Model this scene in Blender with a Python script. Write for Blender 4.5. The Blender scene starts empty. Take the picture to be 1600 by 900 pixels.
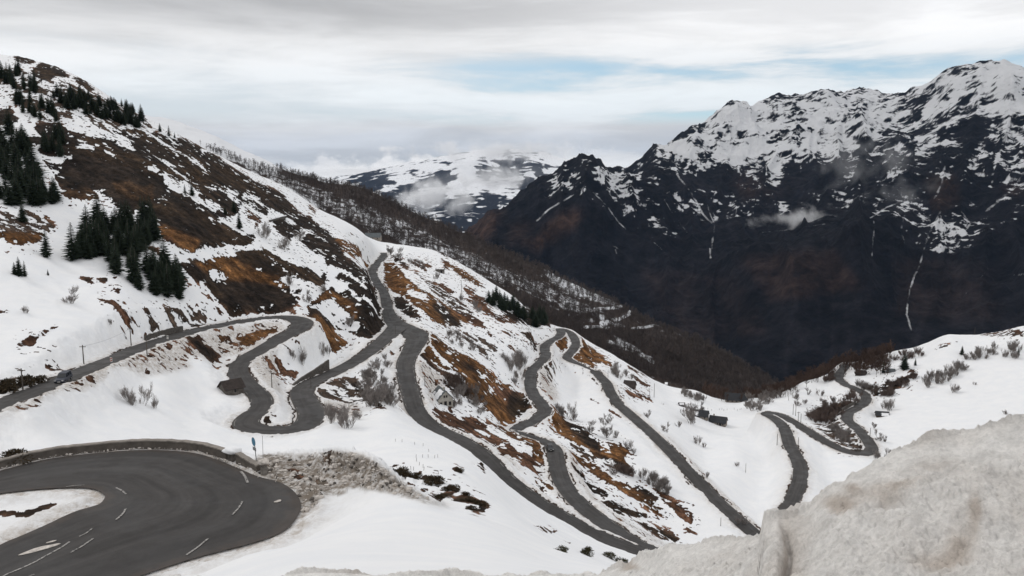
import bpy, bmesh, math, random
import numpy as np
from mathutils import Vector, Matrix

random.seed(7)
RNG = np.random.default_rng(7)
R = math.radians
scn = bpy.context.scene
COL = scn.collection

# ------------------------------------------------------------------ camera
FPX = 1256.0                       # focal length in photo pixels (1600 wide)
PITCH = math.atan(185.0 / FPX)     # the horizon stands at photo row 265
CP, SP = math.cos(PITCH), math.sin(PITCH)
cd = bpy.data.cameras.new('camera')
cam = bpy.data.objects.new('camera', cd)
COL.objects.link(cam)
cam.location = (0, 0, 0)
cam.rotation_euler = (math.pi / 2 - PITCH, 0, 0)
cd.sensor_width = 36.0
cd.lens = 36.0 * FPX / 1600.0
cd.clip_start = 0.3
cd.clip_end = 120000
scn.camera = cam

# ------------------------------------------------------------------ sky, sun, exposure
SUN_EL, SUN_AZ = R(38), R(-70)     # azimuth from +Y, clockwise
scn.view_settings.view_transform = 'Standard'
scn.view_settings.look = 'None'
scn.view_settings.exposure = 0.0
scn.view_settings.gamma = 1.0
scn.view_settings.use_curve_mapping = False

W = bpy.data.worlds.new("World")
scn.world = W
W.use_nodes = True


class NB:
    """tiny node-graph helper"""
    def __init__(s, tree):
        s.t = tree
        s.n = tree.nodes
        s.l = tree.links

    def new(s, typ, **kw):
        n = s.n.new(typ)
        for k, v in kw.items():
            setattr(n, k, v)
        return n

    def put(s, sock, v):
        if isinstance(v, bpy.types.NodeSocket):
            s.l.new(v, sock)
        elif v is not None:
            if hasattr(sock.default_value, '__len__') and not hasattr(v, '__len__'):
                v = [v] * len(sock.default_value)
            if hasattr(sock.default_value, '__len__') and len(v) == 3 and len(sock.default_value) == 4:
                v = (*v, 1)
            sock.default_value = v

    def math(s, op, a, b=None, c=None, clamp=False):
        n = s.new('ShaderNodeMath', operation=op, use_clamp=clamp)
        s.put(n.inputs[0], a)
        if b is not None: s.put(n.inputs[1], b)
        if c is not None: s.put(n.inputs[2], c)
        return n.outputs[0]

    def noise(s, vec, scale, detail=4, rough=0.55, dist=0.0):
        n = s.new('ShaderNodeTexNoise')
        if vec is not None: s.put(n.inputs['Vector'], vec)
        s.put(n.inputs['Scale'], scale); s.put(n.inputs['Detail'], detail)
        s.put(n.inputs['Roughness'], rough); s.put(n.inputs['Distortion'], dist)
        return n.outputs[0]

    def ramp(s, fac, stops, interp='LINEAR'):
        n = s.new('ShaderNodeValToRGB')
        cr = n.color_ramp
        cr.interpolation = interp
        while len(cr.elements) > 1: cr.elements.remove(cr.elements[-1])
        for i, (p, c) in enumerate(stops):
            e = cr.elements[0] if i == 0 else cr.elements.new(p)
            e.position = p
            e.color = (*c, 1) if hasattr(c, '__len__') else (c, c, c, 1)
        s.put(n.inputs[0], fac)
        return n.outputs[0]

    def smooth(s, x, lo, hi, a=0.0, b=1.0):
        n = s.new('ShaderNodeMapRange', interpolation_type='SMOOTHSTEP')
        s.put(n.inputs[0], x); s.put(n.inputs[1], lo); s.put(n.inputs[2], hi)
        s.put(n.inputs[3], a); s.put(n.inputs[4], b)
        return n.outputs[0]

    def mix(s, f, a, b):
        n = s.new('ShaderNodeMix', data_type='RGBA')
        s.put(n.inputs[0], f); s.put(n.inputs[6], a); s.put(n.inputs[7], b)
        return n.outputs[2]

    def vec(s, x, y, z):
        n = s.new('ShaderNodeCombineXYZ')
        s.put(n.inputs[0], x); s.put(n.inputs[1], y); s.put(n.inputs[2], z)
        return n.outputs[0]

    def vscale(s, v, sc):
        n = s.new('ShaderNodeVectorMath', operation='MULTIPLY')
        s.put(n.inputs[0], v); s.put(n.inputs[1], sc)
        return n.outputs[0]

    def attr(s, name, fac=True):
        n = s.new('ShaderNodeAttribute', attribute_name=name)
        return n.outputs['Fac'] if fac else n.outputs['Color']


SKYZ = 5.2


def build_world():
    nb = NB(W.node_tree)
    nb.n.clear()
    out = nb.new('ShaderNodeOutputWorld')
    bg = nb.new('ShaderNodeBackground')
    sky = nb.new('ShaderNodeTexSky', sky_type='NISHITA')
    sky.sun_disc = False
    sky.sun_elevation = SUN_EL
    sky.sun_rotation = SUN_AZ
    sky.altitude = 1700
    tc = nb.new('ShaderNodeTexCoord')
    sep = nb.new('ShaderNodeSeparateXYZ')
    nb.l.new(tc.outputs['Generated'], sep.inputs[0])
    az = nb.math('ARCTAN2', sep.outputs[0], sep.outputs[1])
    el = nb.math('ARCSINE', sep.outputs[2])
    P = nb.vec(az, nb.math('MULTIPLY', el, 4.5), 0.0)
    n1 = nb.noise(P, 3.2, 7, 0.56, 0.35)
    n2 = nb.noise(nb.vscale(P, (1, 1.8, 1)), 9.0, 6, 0.6, 0.5)
    Pc = nb.vec(nb.math('MULTIPLY', az, 1.0), nb.math('MULTIPLY', el, 6.5), SKYZ)
    n3 = nb.noise(Pc, 3.6, 7, 0.58, 0.3)
    n4 = nb.noise(nb.vec(az, nb.math('MULTIPLY', el, 1.6), 9.1), 13, 8, 0.6, 0.2)
    e1 = nb.math('ADD', el, nb.math('MULTIPLY', nb.math('SUBTRACT', n1, 0.5), 0.050))
    e1 = nb.math('ADD', e1, nb.math('MULTIPLY', nb.math('SUBTRACT', n2, 0.5), 0.022))
    f = nb.math('DIVIDE', nb.math('ADD', e1, 0.05), 0.40, clamp=True)
    q = lambda e: (e + 0.05) / 0.40
    cl = nb.ramp(f, [
        (q(-.05), (.60, .63, .68)), (q(-.02), (.84, .85, .87)), (q(.006), (.80, .82, .85)),
        (q(.018), (.58, .625, .69)), (q(.040), (.64, .675, .73)), (q(.050), (.72, .74, .77)),
        (q(.060), (.79, .83, .86)), (q(.085), (.88, .92, .94)), (q(.12), (.92, .93, .935)),
        (q(.150), (.91, .91, .91)), (q(.172), (.85, .85, .855)), (q(.20), (.79, .79, .80)),
        (q(.24), (.74, .74, .755)), (q(.30), (.74, .74, .75)), (q(.35), (.84, .84, .85))])
    # soft darker and lighter billows inside the cloud deck
    var = nb.smooth(n3, 0.36, 0.66, 0.86, 1.06)
    cl = nb.mix(1.0, cl, nb.vec(var, var, var)); cl.node.blend_type = 'MULTIPLY'
    # dark slab of cloud upper left, lighter deck towards the right
    dk = nb.math('MULTIPLY', nb.smooth(e1, 0.12, 0.19), nb.math('SUBTRACT', 1.0, nb.smooth(az, -0.28, 0.22)))
    dk = nb.math('MULTIPLY', dk, nb.math('SUBTRACT', 1.0, nb.smooth(e1, .28, .5)))
    dkc = nb.math('SUBTRACT', 1.0, nb.math('MULTIPLY', dk, 0.30))
    cl = nb.mix(1.0, cl, nb.vec(dkc, dkc, dkc)); cl.node.blend_type = 'MULTIPLY'
    rt = nb.math('MULTIPLY', nb.smooth(e1, 0.11, 0.2), nb.smooth(az, -0.05, 0.4))
    rtc = nb.math('ADD', 1.0, nb.math('MULTIPLY', rt, 0.22))
    cl = nb.mix(1.0, cl, nb.vec(rtc, rtc, rtc)); cl.node.blend_type = 'MULTIPLY'
    # gaps of pale blue sky
    band = nb.math('MULTIPLY', nb.smooth(el, 0.050, 0.068), nb.math('SUBTRACT', 1.0, nb.smooth(e1, 0.118, 0.150)))
    side = nb.smooth(az, -0.30, 0.12, 0.15, 1.0)
    gap = nb.math('MULTIPLY', nb.math('MULTIPLY', band, side), nb.smooth(n3, 0.36, 0.56, 1.0, 0.06))
    skyc = nb.vscale(sky.outputs[0], (.12, .12, .12))
    pale = nb.mix(0.40, skyc, (.52, .80, .92))
    col = nb.mix(nb.math('MULTIPLY', gap, 0.92), cl, pale)
    # bright cumulus bank low over the valley, with a ragged top
    top = nb.math('ADD', 0.002, nb.math('MULTIPLY', nb.math('SUBTRACT', n4, 0.44), 0.13))
    cum = nb.smooth(nb.math('SUBTRACT', top, el), -0.004, 0.008)
    cum = nb.math('MULTIPLY', cum, nb.math('MULTIPLY', nb.smooth(az, -0.40, -0.12), nb.math('SUBTRACT', 1.0, nb.smooth(az, .10, .28))))
    cc = nb.smooth(n2, 0.3, 0.7, .72, .93)
    col = nb.mix(nb.math('MULTIPLY', cum, 0.9), col, nb.vec(cc, cc, nb.math('ADD', cc, .012)))
    nb.l.new(col, bg.inputs[0])
    bg.inputs[1].default_value = 1.0
    nb.l.new(bg.outputs[0], out.inputs[0])


build_world()
sl = bpy.data.lights.new('sun', 'SUN')
sl.energy = 0.8
sl.angle = R(14)
sl.color = (1, .965, .92)
so = bpy.data.objects.new('sun', sl)
COL.objects.link(so)
_sd = Vector((math.sin(SUN_AZ) * math.cos(SUN_EL), math.cos(SUN_AZ) * math.cos(SUN_EL), math.sin(SUN_EL)))
so.rotation_euler = _sd.to_track_quat('Z', 'Y').to_euler()
so.location = _sd * 50

cy = scn.cycles
cy.use_denoising = True
cy.max_bounces = 12
cy.diffuse_bounces = 2
cy.glossy_bounces = 2
cy.transparent_max_bounces = 8
cy.volume_bounces = 12


# ------------------------------------------------------------------ small tools
def tag(o, label=None, cat=None, group=None, kind=None):
    if label: o['label'] = label
    if cat: o['category'] = cat
    if group: o['group'] = group
    if kind: o['kind'] = kind
    return o


def ray(u, v):
    """photo pixel -> azimuth and tangent of elevation, seen from the origin"""
    u = np.asarray(u, float); v = np.asarray(v, float)
    x = (u - 800) / FPX; s = (450 - v) / FPX
    y = CP + s * SP; z = -SP + s * CP
    return np.arctan2(x, y), z / np.hypot(x, y)


def pix(x, y, z):
    """world point -> photo pixel"""
    f = y * CP - z * SP
    up = y * SP + z * CP
    f = np.maximum(f, 1e-3)
    return 800 + FPX * x / f, 450 - FPX * up / f


def _h(ix, iy, seed):
    n = (ix.astype(np.int64) * 374761393 + iy.astype(np.int64) * 668265263 + seed * 974711) & 0xffffffff
    n = ((n ^ (n >> 13)) * 1274126177) & 0xffffffff
    n = n ^ (n >> 16)
    return (n & 0xffff) / 65535.0


def vnoise(x, y, seed=0):
    ix = np.floor(x); iy = np.floor(y)
    fx = x - ix; fy = y - iy
    fx = fx * fx * fx * (fx * (fx * 6 - 15) + 10); fy = fy * fy * fy * (fy * (fy * 6 - 15) + 10)
    a = _h(ix, iy, seed); b = _h(ix + 1, iy, seed); c = _h(ix, iy + 1, seed); d = _h(ix + 1, iy + 1, seed)
    return (a + (b - a) * fx) * (1 - fy) + (c + (d - c) * fx) * fy


def fbm(x, y, octs=5, seed=0, gain=0.5, lac=2.03):
    t = np.zeros_like(x); a = 1.0; s = 0.0
    c, n = math.cos(.6), math.sin(.6)
    for i in range(octs):
        t += a * (vnoise(x, y, seed + i * 17) - 0.5); s += a
        x, y = (x * c - y * n) * lac + 13.1, (x * n + y * c) * lac + 7.7
        a *= gain
    return t / s * 2      # about -1..1


def ridged(x, y, octs=5, seed=0, gain=0.5, lac=2.05):
    t = np.zeros_like(x); a = 1.0; s = 0.0; w = 1.0
    c, n = math.cos(.7), math.sin(.7)
    for i in range(octs):
        r = 1 - np.abs(2 * vnoise(x, y, seed + i * 31) - 1)
        r = r * r * w
        t += a * r; s += a
        w = np.clip(r * 1.6, 0, 1)
        x, y = (x * c - y * n) * lac + 3.1, (x * n + y * c) * lac + 5.7
        a *= gain
    return t / s


def sstep(x, a, b):
    t = np.clip((x - a) / (b - a), 0, 1)
    return t * t * (3 - 2 * t)


def tps_fit(P, V, lam=1e-4):
    n = len(P)
    d = np.sqrt(((P[:, None] - P[None]) ** 2).sum(-1))
    K = np.where(d > 0, d * d * np.log(d + 1e-12), 0) + lam * np.eye(n)
    A = np.zeros((n + 3, n + 3)); A[:n, :n] = K
    A[:n, n] = 1; A[:n, n + 1:] = P; A[n, :n] = 1; A[n + 1:, :n] = P.T
    w = np.linalg.solve(A, np.concatenate([V, np.zeros(3)]))
    return P, w


def tps_eval(m, Q):
    P, w = m
    out = np.empty(len(Q)); n = len(P)
    for i in range(0, len(Q), 8000):
        q = Q[i:i + 8000]
        d2 = ((q[:, None] - P[None]) ** 2).sum(-1)
        K = np.where(d2 > 0, 0.5 * d2 * np.log(d2 + 1e-20), 0)
        out[i:i + 8000] = K @ w[:n] + w[n] + q @ w[n + 1:]
    return out


def cubic_up(A, x, axis):
    """sample array along an axis at fractional indices x (Catmull-Rom)"""
    n = A.shape[axis]
    i = np.clip(np.floor(x).astype(int), 0, n - 2); t = x - i
    g = lambda k: np.take(A, np.clip(i + k, 0, n - 1), axis)
    sh = [1, 1]; sh[axis] = -1
    t = t.reshape(sh)
    p0, p1, p2, p3 = g(-1), g(0), g(1), g(2)
    return p1 + .5 * t * (p2 - p0 + t * (2 * p0 - 5 * p1 + 4 * p2 - p3 + t * (3 * (p1 - p2) + p3 - p0)))


def grid_mesh(name, X, Y, Z, mat, attrs=None, colors=None, smooth=True):
    nr, nc = X.shape
    me = bpy.data.meshes.new(name)
    co = np.stack([X, Y, Z], -1).reshape(-1, 3).astype(np.float32)
    me.vertices.add(len(co)); me.vertices.foreach_set('co', co.ravel())
    i = np.arange(nr * nc).reshape(nr, nc)
    q = np.stack([i[:-1, :-1], i[:-1, 1:], i[1:, 1:], i[1:, :-1]], -1).reshape(-1, 4)
    me.loops.add(q.size); me.loops.foreach_set('vertex_index', q.ravel().astype(np.int32))
    me.polygons.add(len(q)); me.polygons.foreach_set('loop_start', (np.arange(len(q)) * 4).astype(np.int32))
    me.polygons.foreach_set('use_smooth', np.full(len(q), smooth))
    me.update(calc_edges=True)
    for k, a in (attrs or {}).items():
        at = me.attributes.new(k, 'FLOAT', 'POINT'); at.data.foreach_set('value', a.ravel().astype(np.float32))
    for k, a in (colors or {}).items():
        at = me.attributes.new(k, 'FLOAT_COLOR', 'POINT')
        c = np.ones((len(co), 4), np.float32); c[:, :3] = a.reshape(-1, 3); at.data.foreach_set('color', c.ravel())
    me.materials.append(mat)
    o = bpy.data.objects.new(name, me); COL.objects.link(o)
    return o


def raw_mesh(name, V, F, mat=None, smooth=False):
    """V (n,3); F list/array of faces (all the same length) or list of lists"""
    me = bpy.data.meshes.new(name)
    me.from_pydata([tuple(map(float, v)) for v in V], [], [tuple(map(int, f)) for f in F])
    if smooth: me.polygons.foreach_set('use_smooth', [True] * len(me.polygons))
    me.update()
    if mat: me.materials.append(mat)
    return me


def obj(name, me, parent=None, loc=(0, 0, 0), rz=0.0, sc=None):
    o = bpy.data.objects.new(name, me); COL.objects.link(o)
    o.location = loc; o.rotation_euler = (0, 0, rz)
    if sc is not None: o.scale = sc if hasattr(sc, '__len__') else (sc,) * 3
    if parent: o.parent = parent
    return o


def blur(A, k):
    for _ in range(2):
        for ax in (0, 1):
            p = np.concatenate([np.repeat(np.take(A, [0], ax), k, ax), A, np.repeat(np.take(A, [-1], ax), k, ax)], ax)
            c = np.cumsum(np.concatenate([np.zeros_like(np.take(p, [0], ax)), p], ax), ax)
            n = A.shape[ax]
            A = (np.take(c, np.arange(n) + 2 * k + 1, ax) - np.take(c, np.arange(n), ax)) / (2 * k + 1)
    return A


def fill(poly, shape=(900, 1600)):
    """even-odd polygon mask -> (slice, bool array)"""
    p = np.asarray(poly, float)
    x0, y0 = np.floor(p.min(0)).astype(int); x1, y1 = np.ceil(p.max(0)).astype(int)
    x0, y0 = max(x0, 0), max(y0, 0); x1, y1 = min(x1, shape[1]), min(y1, shape[0])
    if x1 <= x0 or y1 <= y0: return None, None
    gx, gy = np.meshgrid(np.arange(x0, x1) + .5, np.arange(y0, y1) + .5)
    m = np.zeros(gx.shape, bool)
    q = np.roll(p, -1, 0)
    for (ax, ay), (bx, by) in zip(p, q):
        if ay == by: continue
        c = ((ay > gy) != (by > gy)) & (gx < (bx - ax) * (gy - ay) / (by - ay) + ax)
        m ^= c
    return (slice(y0, y1), slice(x0, x1)), m


def bil(A, u, v):
    u = np.clip(u - .5, 0, A.shape[1] - 1.001); v = np.clip(v - .5, 0, A.shape[0] - 1.001)
    i = u.astype(int); j = v.astype(int); fu = u - i; fv = v - j
    if A.ndim == 3: fu = fu[..., None]; fv = fv[..., None]
    return (A[j, i] * (1 - fu) + A[j, i + 1] * fu) * (1 - fv) + (A[j + 1, i] * (1 - fu) + A[j + 1, i + 1] * fu) * fv
# ------------------------------------------------------------------ ground cover: which patches of ground lie bare
# patch outlines, each list in units of its own survey sheet: sheet = (origin u, origin v, scale)
SH = dict(A=(160, 180, 6.667), B=(380, 270, 6.667), C=(380, 390, 6.667), E=(200, 310, 6.667), F=(0, 180, 6.667),
          G=(600, 370, 6.667), H=(620, 480, 6.667), I=(660, 600, 6.667), J=(800, 640, 4), K=(600, 680, 7.5),
          L=(400, 675, 4), N=(920, 560, 10), Q=(700, 450, 4), U=(0, 480, 4), V=(460, 540, 8), W=(350, 450, 4),
          X=(1200, 500, 4), T=(0, 280, 4), Y=(0, 60, 4), Z=(0, 0, 1))
PATCH = []
def pt(kind, sheet, *pts):
    ox, oy, s = SH[sheet]
    PATCH.append((kind, [(ox + x / s, oy + y / s) for x, y in pts]))

# upper left hillside: heather and rock, crossed by tongues of snow
pt('D', 'Z', (40,215),(60,192),(95,192),(110,205),(150,212),(200,195),(235,205),(262,212),(290,216),(315,230),(335,240),(360,258),(400,284),(440,300),(458,321),(473,336),(485,338),(497,350),(522,366),(531,375),(540,400),(575,421),(596,450),(599,474),(611,495),(612,503),(590,513),(580,520),(560,525),(543,519),(485,505),(482,478),(468,462),(467,475),(453,484),(430,487),(395,484),(360,487),(335,467),(320,442),(287,420),(284,433),(278,418),(250,349),(200,338),(154,298),(96,297),(78,264))
pt('D', 'Y', (80,100),(110,92),(130,115),(170,108),(225,140),(180,160),(130,150),(90,140))
pt('D', 'Y', (190,205),(250,150),(310,145),(380,185),(440,240),(400,250),(340,240),(300,300),(230,260))
pt('D', 'Y', (450,235),(500,245),(600,320),(570,330),(480,280))
pt('M', 'Y', (0,200),(120,180),(250,260),(380,260),(560,330),(900,480),(960,560),(830,560),(700,580),(560,560),(420,500),(300,520),(200,520),(120,440),(0,300))
pt('D', 'Y', (0,440),(60,420),(120,520),(60,560),(0,540))
for p in ([(200,90),(340,70),(390,120),(560,230),(650,290),(780,370),(900,430),(1030,500),(1110,620),(1010,530),(880,440),(740,360),(600,290),(540,240),(350,130),(200,160),(170,120)],
          [(235,160),(300,180),(410,240),(400,248),(280,200)], [(0,170),(100,165),(210,215),(300,290),(340,375),(240,350),(220,300),(110,265),(40,240),(0,250)],
          [(0,340),(50,375),(165,410),(150,425),(40,395)], [(435,335),(505,385),(495,397)], [(550,430),(600,445),(720,540),(840,630),(995,730),(960,720),(830,640),(700,550)],
          [(625,455),(680,470),(790,555),(760,555),(660,500)], [(440,530),(540,520),(620,575),(560,595),(480,565)],
          [(580,610),(660,610),(800,700),(860,680),(980,780),(1040,900),(960,880),(880,820),(790,810),(690,750),(640,700),(660,660)],
          [(1090,740),(1180,760),(1200,790),(1130,775)], [(1250,780),(1330,790),(1430,820),(1350,860),(1470,900),(1360,900),(1300,820)],
          [(1440,780),(1600,890),(1540,870)], [(610,150),(720,220),(780,220),(780,260),(700,230)], [(890,270),(985,300),(940,303)],
          [(1030,345),(1135,385),(1040,385)], [(1210,440),(1310,500),(1480,570),(1600,650),(1600,682),(1440,590),(1300,510)], [(580,870),(650,850),(650,880),(590,890)]):
    pt('S', 'A', *p)
for p in ([(0,0),(60,0),(330,160),(400,200),(340,175),(200,105),(100,65),(60,25)], [(430,230),(500,250),(620,400),(560,360)],
          [(500,250),(540,250),(640,300),(690,350),(740,430),(790,520),(690,450),(620,380),(580,310)],
          [(700,330),(760,370),(940,480),(1010,560),(1150,600),(1300,690),(1370,700),(1300,720),(1160,640),(1040,600),(930,530),(780,440)],
          [(820,520),(900,560),(1000,670),(950,680),(850,570)], [(560,420),(610,440),(600,455),(570,445)],
          [(0,200),(60,240),(180,310),(260,360),(450,450),(290,490),(330,540),(480,690),(600,640),(580,590),(660,580),(920,745),(680,622),(590,700),(640,770),(860,900),(860,990),(700,950),(400,900),(260,800),(0,820),(0,780),(100,700),(130,660),(60,560),(0,560)],
          [(420,480),(500,480),(560,530),(530,555),(470,530)]):
    pt('S', 'B', *p)
pt('D', 'B', (0,250),(60,270),(250,370),(270,410),(240,440),(130,380),(0,300))
pt('R', 'B', (0,340),(180,460),(200,500),(130,590),(80,560),(20,500),(0,470))
pt('D', 'B', (-60,660),(60,650),(130,660),(100,740),(0,770),(-60,770))
pt('D', 'B', (300,540),(340,555),(490,690),(440,665))
pt('D', 'B', (370,510),(440,495),(480,560),(560,550),(590,600),(570,650),(500,660),(450,590))
pt('O', 'B', (670,340),(700,330),(760,400),(740,430),(700,390))
pt('O', 'B', (960,690),(1060,690),(1200,760),(1300,830),(1330,880),(1200,900),(1100,850),(1010,760))
for p in ([(1040,720),(1070,725),(1060,740)], [(1060,820),(1110,815),(1100,840)], [(1180,880),(1240,880),(1220,900)], [(1230,760),(1290,775),(1300,800)]): pt('S', 'B', *p)
for p in ([(240,0),(660,0),(860,120),(880,180),(860,250),(840,240),(800,280),(700,200),(560,160),(470,130),(330,50)],
          [(370,290),(530,270),(550,315),(720,340),(740,380),(850,350),(870,180),(900,150),(1060,210),(1220,330),(1300,400),(1230,370),(1130,300),(1000,250),(960,280),(1100,390),(1190,460),(1230,550),(1200,555),(1120,440),(1060,400),(1040,450),(970,440),(930,380),(880,410),(780,480),(690,580),(560,600),(590,500),(560,450),(600,430),(510,410),(420,340)],
          [(700,590),(800,570),(820,520),(920,510),(980,560),(1040,620),(1130,700),(1210,800),(1180,850),(1080,850),(980,810),(800,660)],
          [(1240,500),(1300,510),(1380,580),(1500,660),(1470,660),(1330,570)], [(1100,70),(1280,190),(1300,200),(1240,190),(1110,90)],
          [(1340,150),(1420,40),(1430,70),(1370,150),(1300,195),(1290,170)], [(920,70),(960,70),(1010,130)], [(800,15),(850,25),(890,60),(820,40)],
          [(315,120),(375,155),(330,150)], [(125,180),(190,205),(150,205)], [(1220,350),(1300,400),(1270,410)], [(1220,255),(1280,280),(1250,280)],
          [(1330,460),(1400,490),(1390,497)], [(1360,350),(1420,330),(1430,360)], [(390,180),(430,195),(420,207)]):
    pt('S', 'C', *p)
pt('O', 'C', (0,150),(100,170),(250,270),(370,310),(480,390),(400,390),(300,360),(150,330),(0,320))
pt('O', 'C', (690,720),(770,660),(860,760),(960,870),(1060,960),(740,960),(700,830))
pt('O', 'C', (880,420),(1000,470),(1130,560),(1200,650),(1180,720),(1110,660),(1020,590),(960,530),(920,500),(800,530),(690,580),(780,490))
pt('S', 'E', (150,430),(230,425),(310,480),(320,415),(420,460),(560,510),(690,560),(780,500),(860,510),(950,520),(1030,485),(1260,505),(1310,430),(1600,500),(1600,600),(1480,530),(1340,530),(1160,560),(1100,610),(960,600),(780,650),(510,690),(460,630),(400,600),(370,560),(330,520),(230,490))
pt('R', 'E', (200,490),(300,510),(380,590),(330,600),(220,540))
pt('S', 'E', (100,560),(180,460),(200,560),(340,620),(330,740),(260,700),(150,640))
pt('D', 'E', (510,700),(700,660),(840,790),(960,860),(700,870),(610,790),(530,740))
pt('D', 'E', (1110,560),(1250,540),(1420,540),(1600,640),(1600,800),(1420,760),(1200,670))
pt('O', 'E', (700,670),(800,660),(940,600),(1100,610),(1200,680),(1380,760),(1600,830),(1500,860),(1030,850),(980,770),(890,730),(830,780),(750,720))
pt('S', 'E', (830,770),(900,730),(1000,790),(1025,850),(950,840))
pt('S', 'E', (540,760),(600,760),(560,810),(740,900),(560,900))
pt('O', 'E', (350,270),(500,330),(760,450),(690,560),(560,500),(440,440),(350,400))
pt('R', 'E', (350,400),(430,400),(550,500),(440,470))
for p in ([(920,200),(1100,190),(1190,100),(1250,190),(1330,240),(1300,370),(1200,380),(1130,340),(1050,290)], [(650,0),(780,0),(800,60),(740,50)],
          [(810,10),(960,70),(980,110),(900,145),(810,90)], [(70,120),(210,140),(200,240),(180,160),(80,250)], [(840,190),(880,195),(910,240),(870,220)],
          [(1330,720),(1390,730),(1370,742)], [(1510,655),(1575,680),(1550,690)], [(310,0),(390,0),(340,15)]): pt('S', 'E', *p)
for p in ([(510,420),(700,440),(640,510),(560,510),(380,430),(370,380)], [(260,300),(400,290),(420,340),(370,420),(270,400)], [(80,90),(250,70),(340,130),(430,230),(300,230),(130,210)],
          [(620,20),(850,70),(940,100),(870,160),(740,110),(640,80)], [(870,200),(990,170),(1110,160),(1280,210),(1370,300),(1400,375),(1300,345),(1200,280),(1100,240),(980,235)],
          [(770,340),(850,300),(960,320),(990,370),(880,350)], [(1060,340),(1130,380),(1230,410),(1120,395)], [(800,240),(940,290),(830,280)], [(1030,800),(1130,900),(1040,880)],
          [(510,570),(560,640),(620,770),(760,900),(640,900),(560,760),(530,700)], [(650,780),(720,800),(720,870)], [(110,760),(230,800),(260,900),(100,900)], [(700,210),(760,215),(740,240)],
          [(470,140),(510,150),(490,180)], [(680,330),(730,340),(700,352)]): pt('S', 'F', *p)
pt('B', 'F', (600,800),(900,760),(1030,820),(1030,880),(920,880),(700,860))
pt('B', 'F', (1150,700),(1320,680),(1480,760),(1600,720),(1600,900),(1380,880),(1240,800))
pt('O', 'T', (0,200),(60,230),(170,190),(280,240),(350,290),(230,400),(130,420),(0,380))
pt('M', 'T', (0,200),(170,190),(350,290),(330,340),(150,330),(0,330))
pt('R', 'T', (600,740),(720,760),(820,830),(890,870),(800,850),(690,790))
pt('D', 'T', (500,610),(560,610),(590,650),(540,640)); pt('D', 'T', (600,620),(700,615),(740,600),(720,630),(640,645))
pt('D', 'T', (700,690),(760,680),(740,715)); pt('D', 'T', (710,730),(770,780),(740,770))
pt('R', 'U', (100,230),(200,170),(330,120),(370,120),(250,190),(210,250),(130,250)); pt('R', 'U', (270,300),(330,280),(400,340),(330,345),(280,330))
pt('D', 'U', (950,120),(1040,90),(1180,100),(1120,130),(1010,135)); pt('M', 'U', (900,0),(1300,0),(1280,110),(1000,130),(920,80))
pt('D', 'U', (0,470),(100,430),(200,410),(290,420),(220,460),(120,520),(0,525))
pt('D', 'U', (1200,85),(1260,90),(1240,115)); pt('D', 'U', (1410,90),(1450,80),(1430,110))
pt('R', 'U', (0,5),(60,30),(40,42),(0,40))
# banks below the upper road
pt('T', 'U', (130,625),(500,455),(700,395),(920,305),(1050,235),(1200,205),(1600,115),(1600,200),(1460,280),(1280,320),(1160,300),(1200,380),(960,420),(700,460),(620,540),(450,560),(0,720),(0,650))
pt('R', 'U', (510,450),(600,430),(590,480),(610,540),(550,510)); pt('D', 'U', (1150,215),(1250,220),(1380,290),(1300,312),(1220,265))
pt('O', 'U', (1350,200),(1440,190),(1480,240),(1400,230)); pt('O', 'U', (1480,185),(1600,170),(1600,205),(1500,235)); pt('R', 'U', (1020,280),(1080,265),(1060,300))
pt('R', 'U', (0,620),(250,555),(450,470),(430,490),(250,575),(100,630),(0,650))
# around the upper hairpins
pt('O', 'W', (530,200),(580,160),(660,240),(780,350),(700,410),(640,390),(560,340),(420,385),(370,370),(420,320),(520,290))
pt('S', 'W', (480,400),(560,345),(640,395),(700,420),(660,470),(500,500),(420,460))
pt('R', 'W', (310,490),(350,488),(400,515),(460,520),(440,555),(380,550))
pt('O', 'W', (170,460),(200,415),(280,400),(220,430)); pt('O', 'W', (80,310),(240,260),(330,235),(340,260),(200,310),(100,350)); pt('R', 'W', (0,310),(70,340),(50,370),(0,345))
pt('T', 'W', (150,480),(240,430),(330,470),(340,560),(420,600),(330,620),(300,640),(200,540))
pt('T', 'W', (0,290),(100,260),(330,205),(405,215),(360,280),(180,370),(60,420),(30,370))
pt('D', 'W', (230,830),(300,740),(335,640),(320,700),(280,790),(300,840),(400,855),(330,875),(250,860))
pt('M', 'V', (200,560),(300,480),(600,420),(760,380),(820,470),(1000,640),(1150,800),(800,730),(700,760),(500,680),(400,720),(300,760),(220,640))
pt('T', 'V', (300,760),(420,700),(800,720),(840,900),(420,900)); pt('D', 'V', (640,440),(720,420),(830,530),(1000,650),(1120,790),(1000,740),(850,620))
pt('O', 'V', (1290,680),(1370,660),(1430,730),(1380,790),(1330,740)); pt('D', 'V', (1190,40),(1340,20),(1330,60),(1230,85)); pt('D', 'V', (1230,160),(1250,130),(1270,240),(1240,260))
pt('R', 'V', (160,570),(200,580),(300,760),(370,900),(320,900),(240,740))
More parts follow.
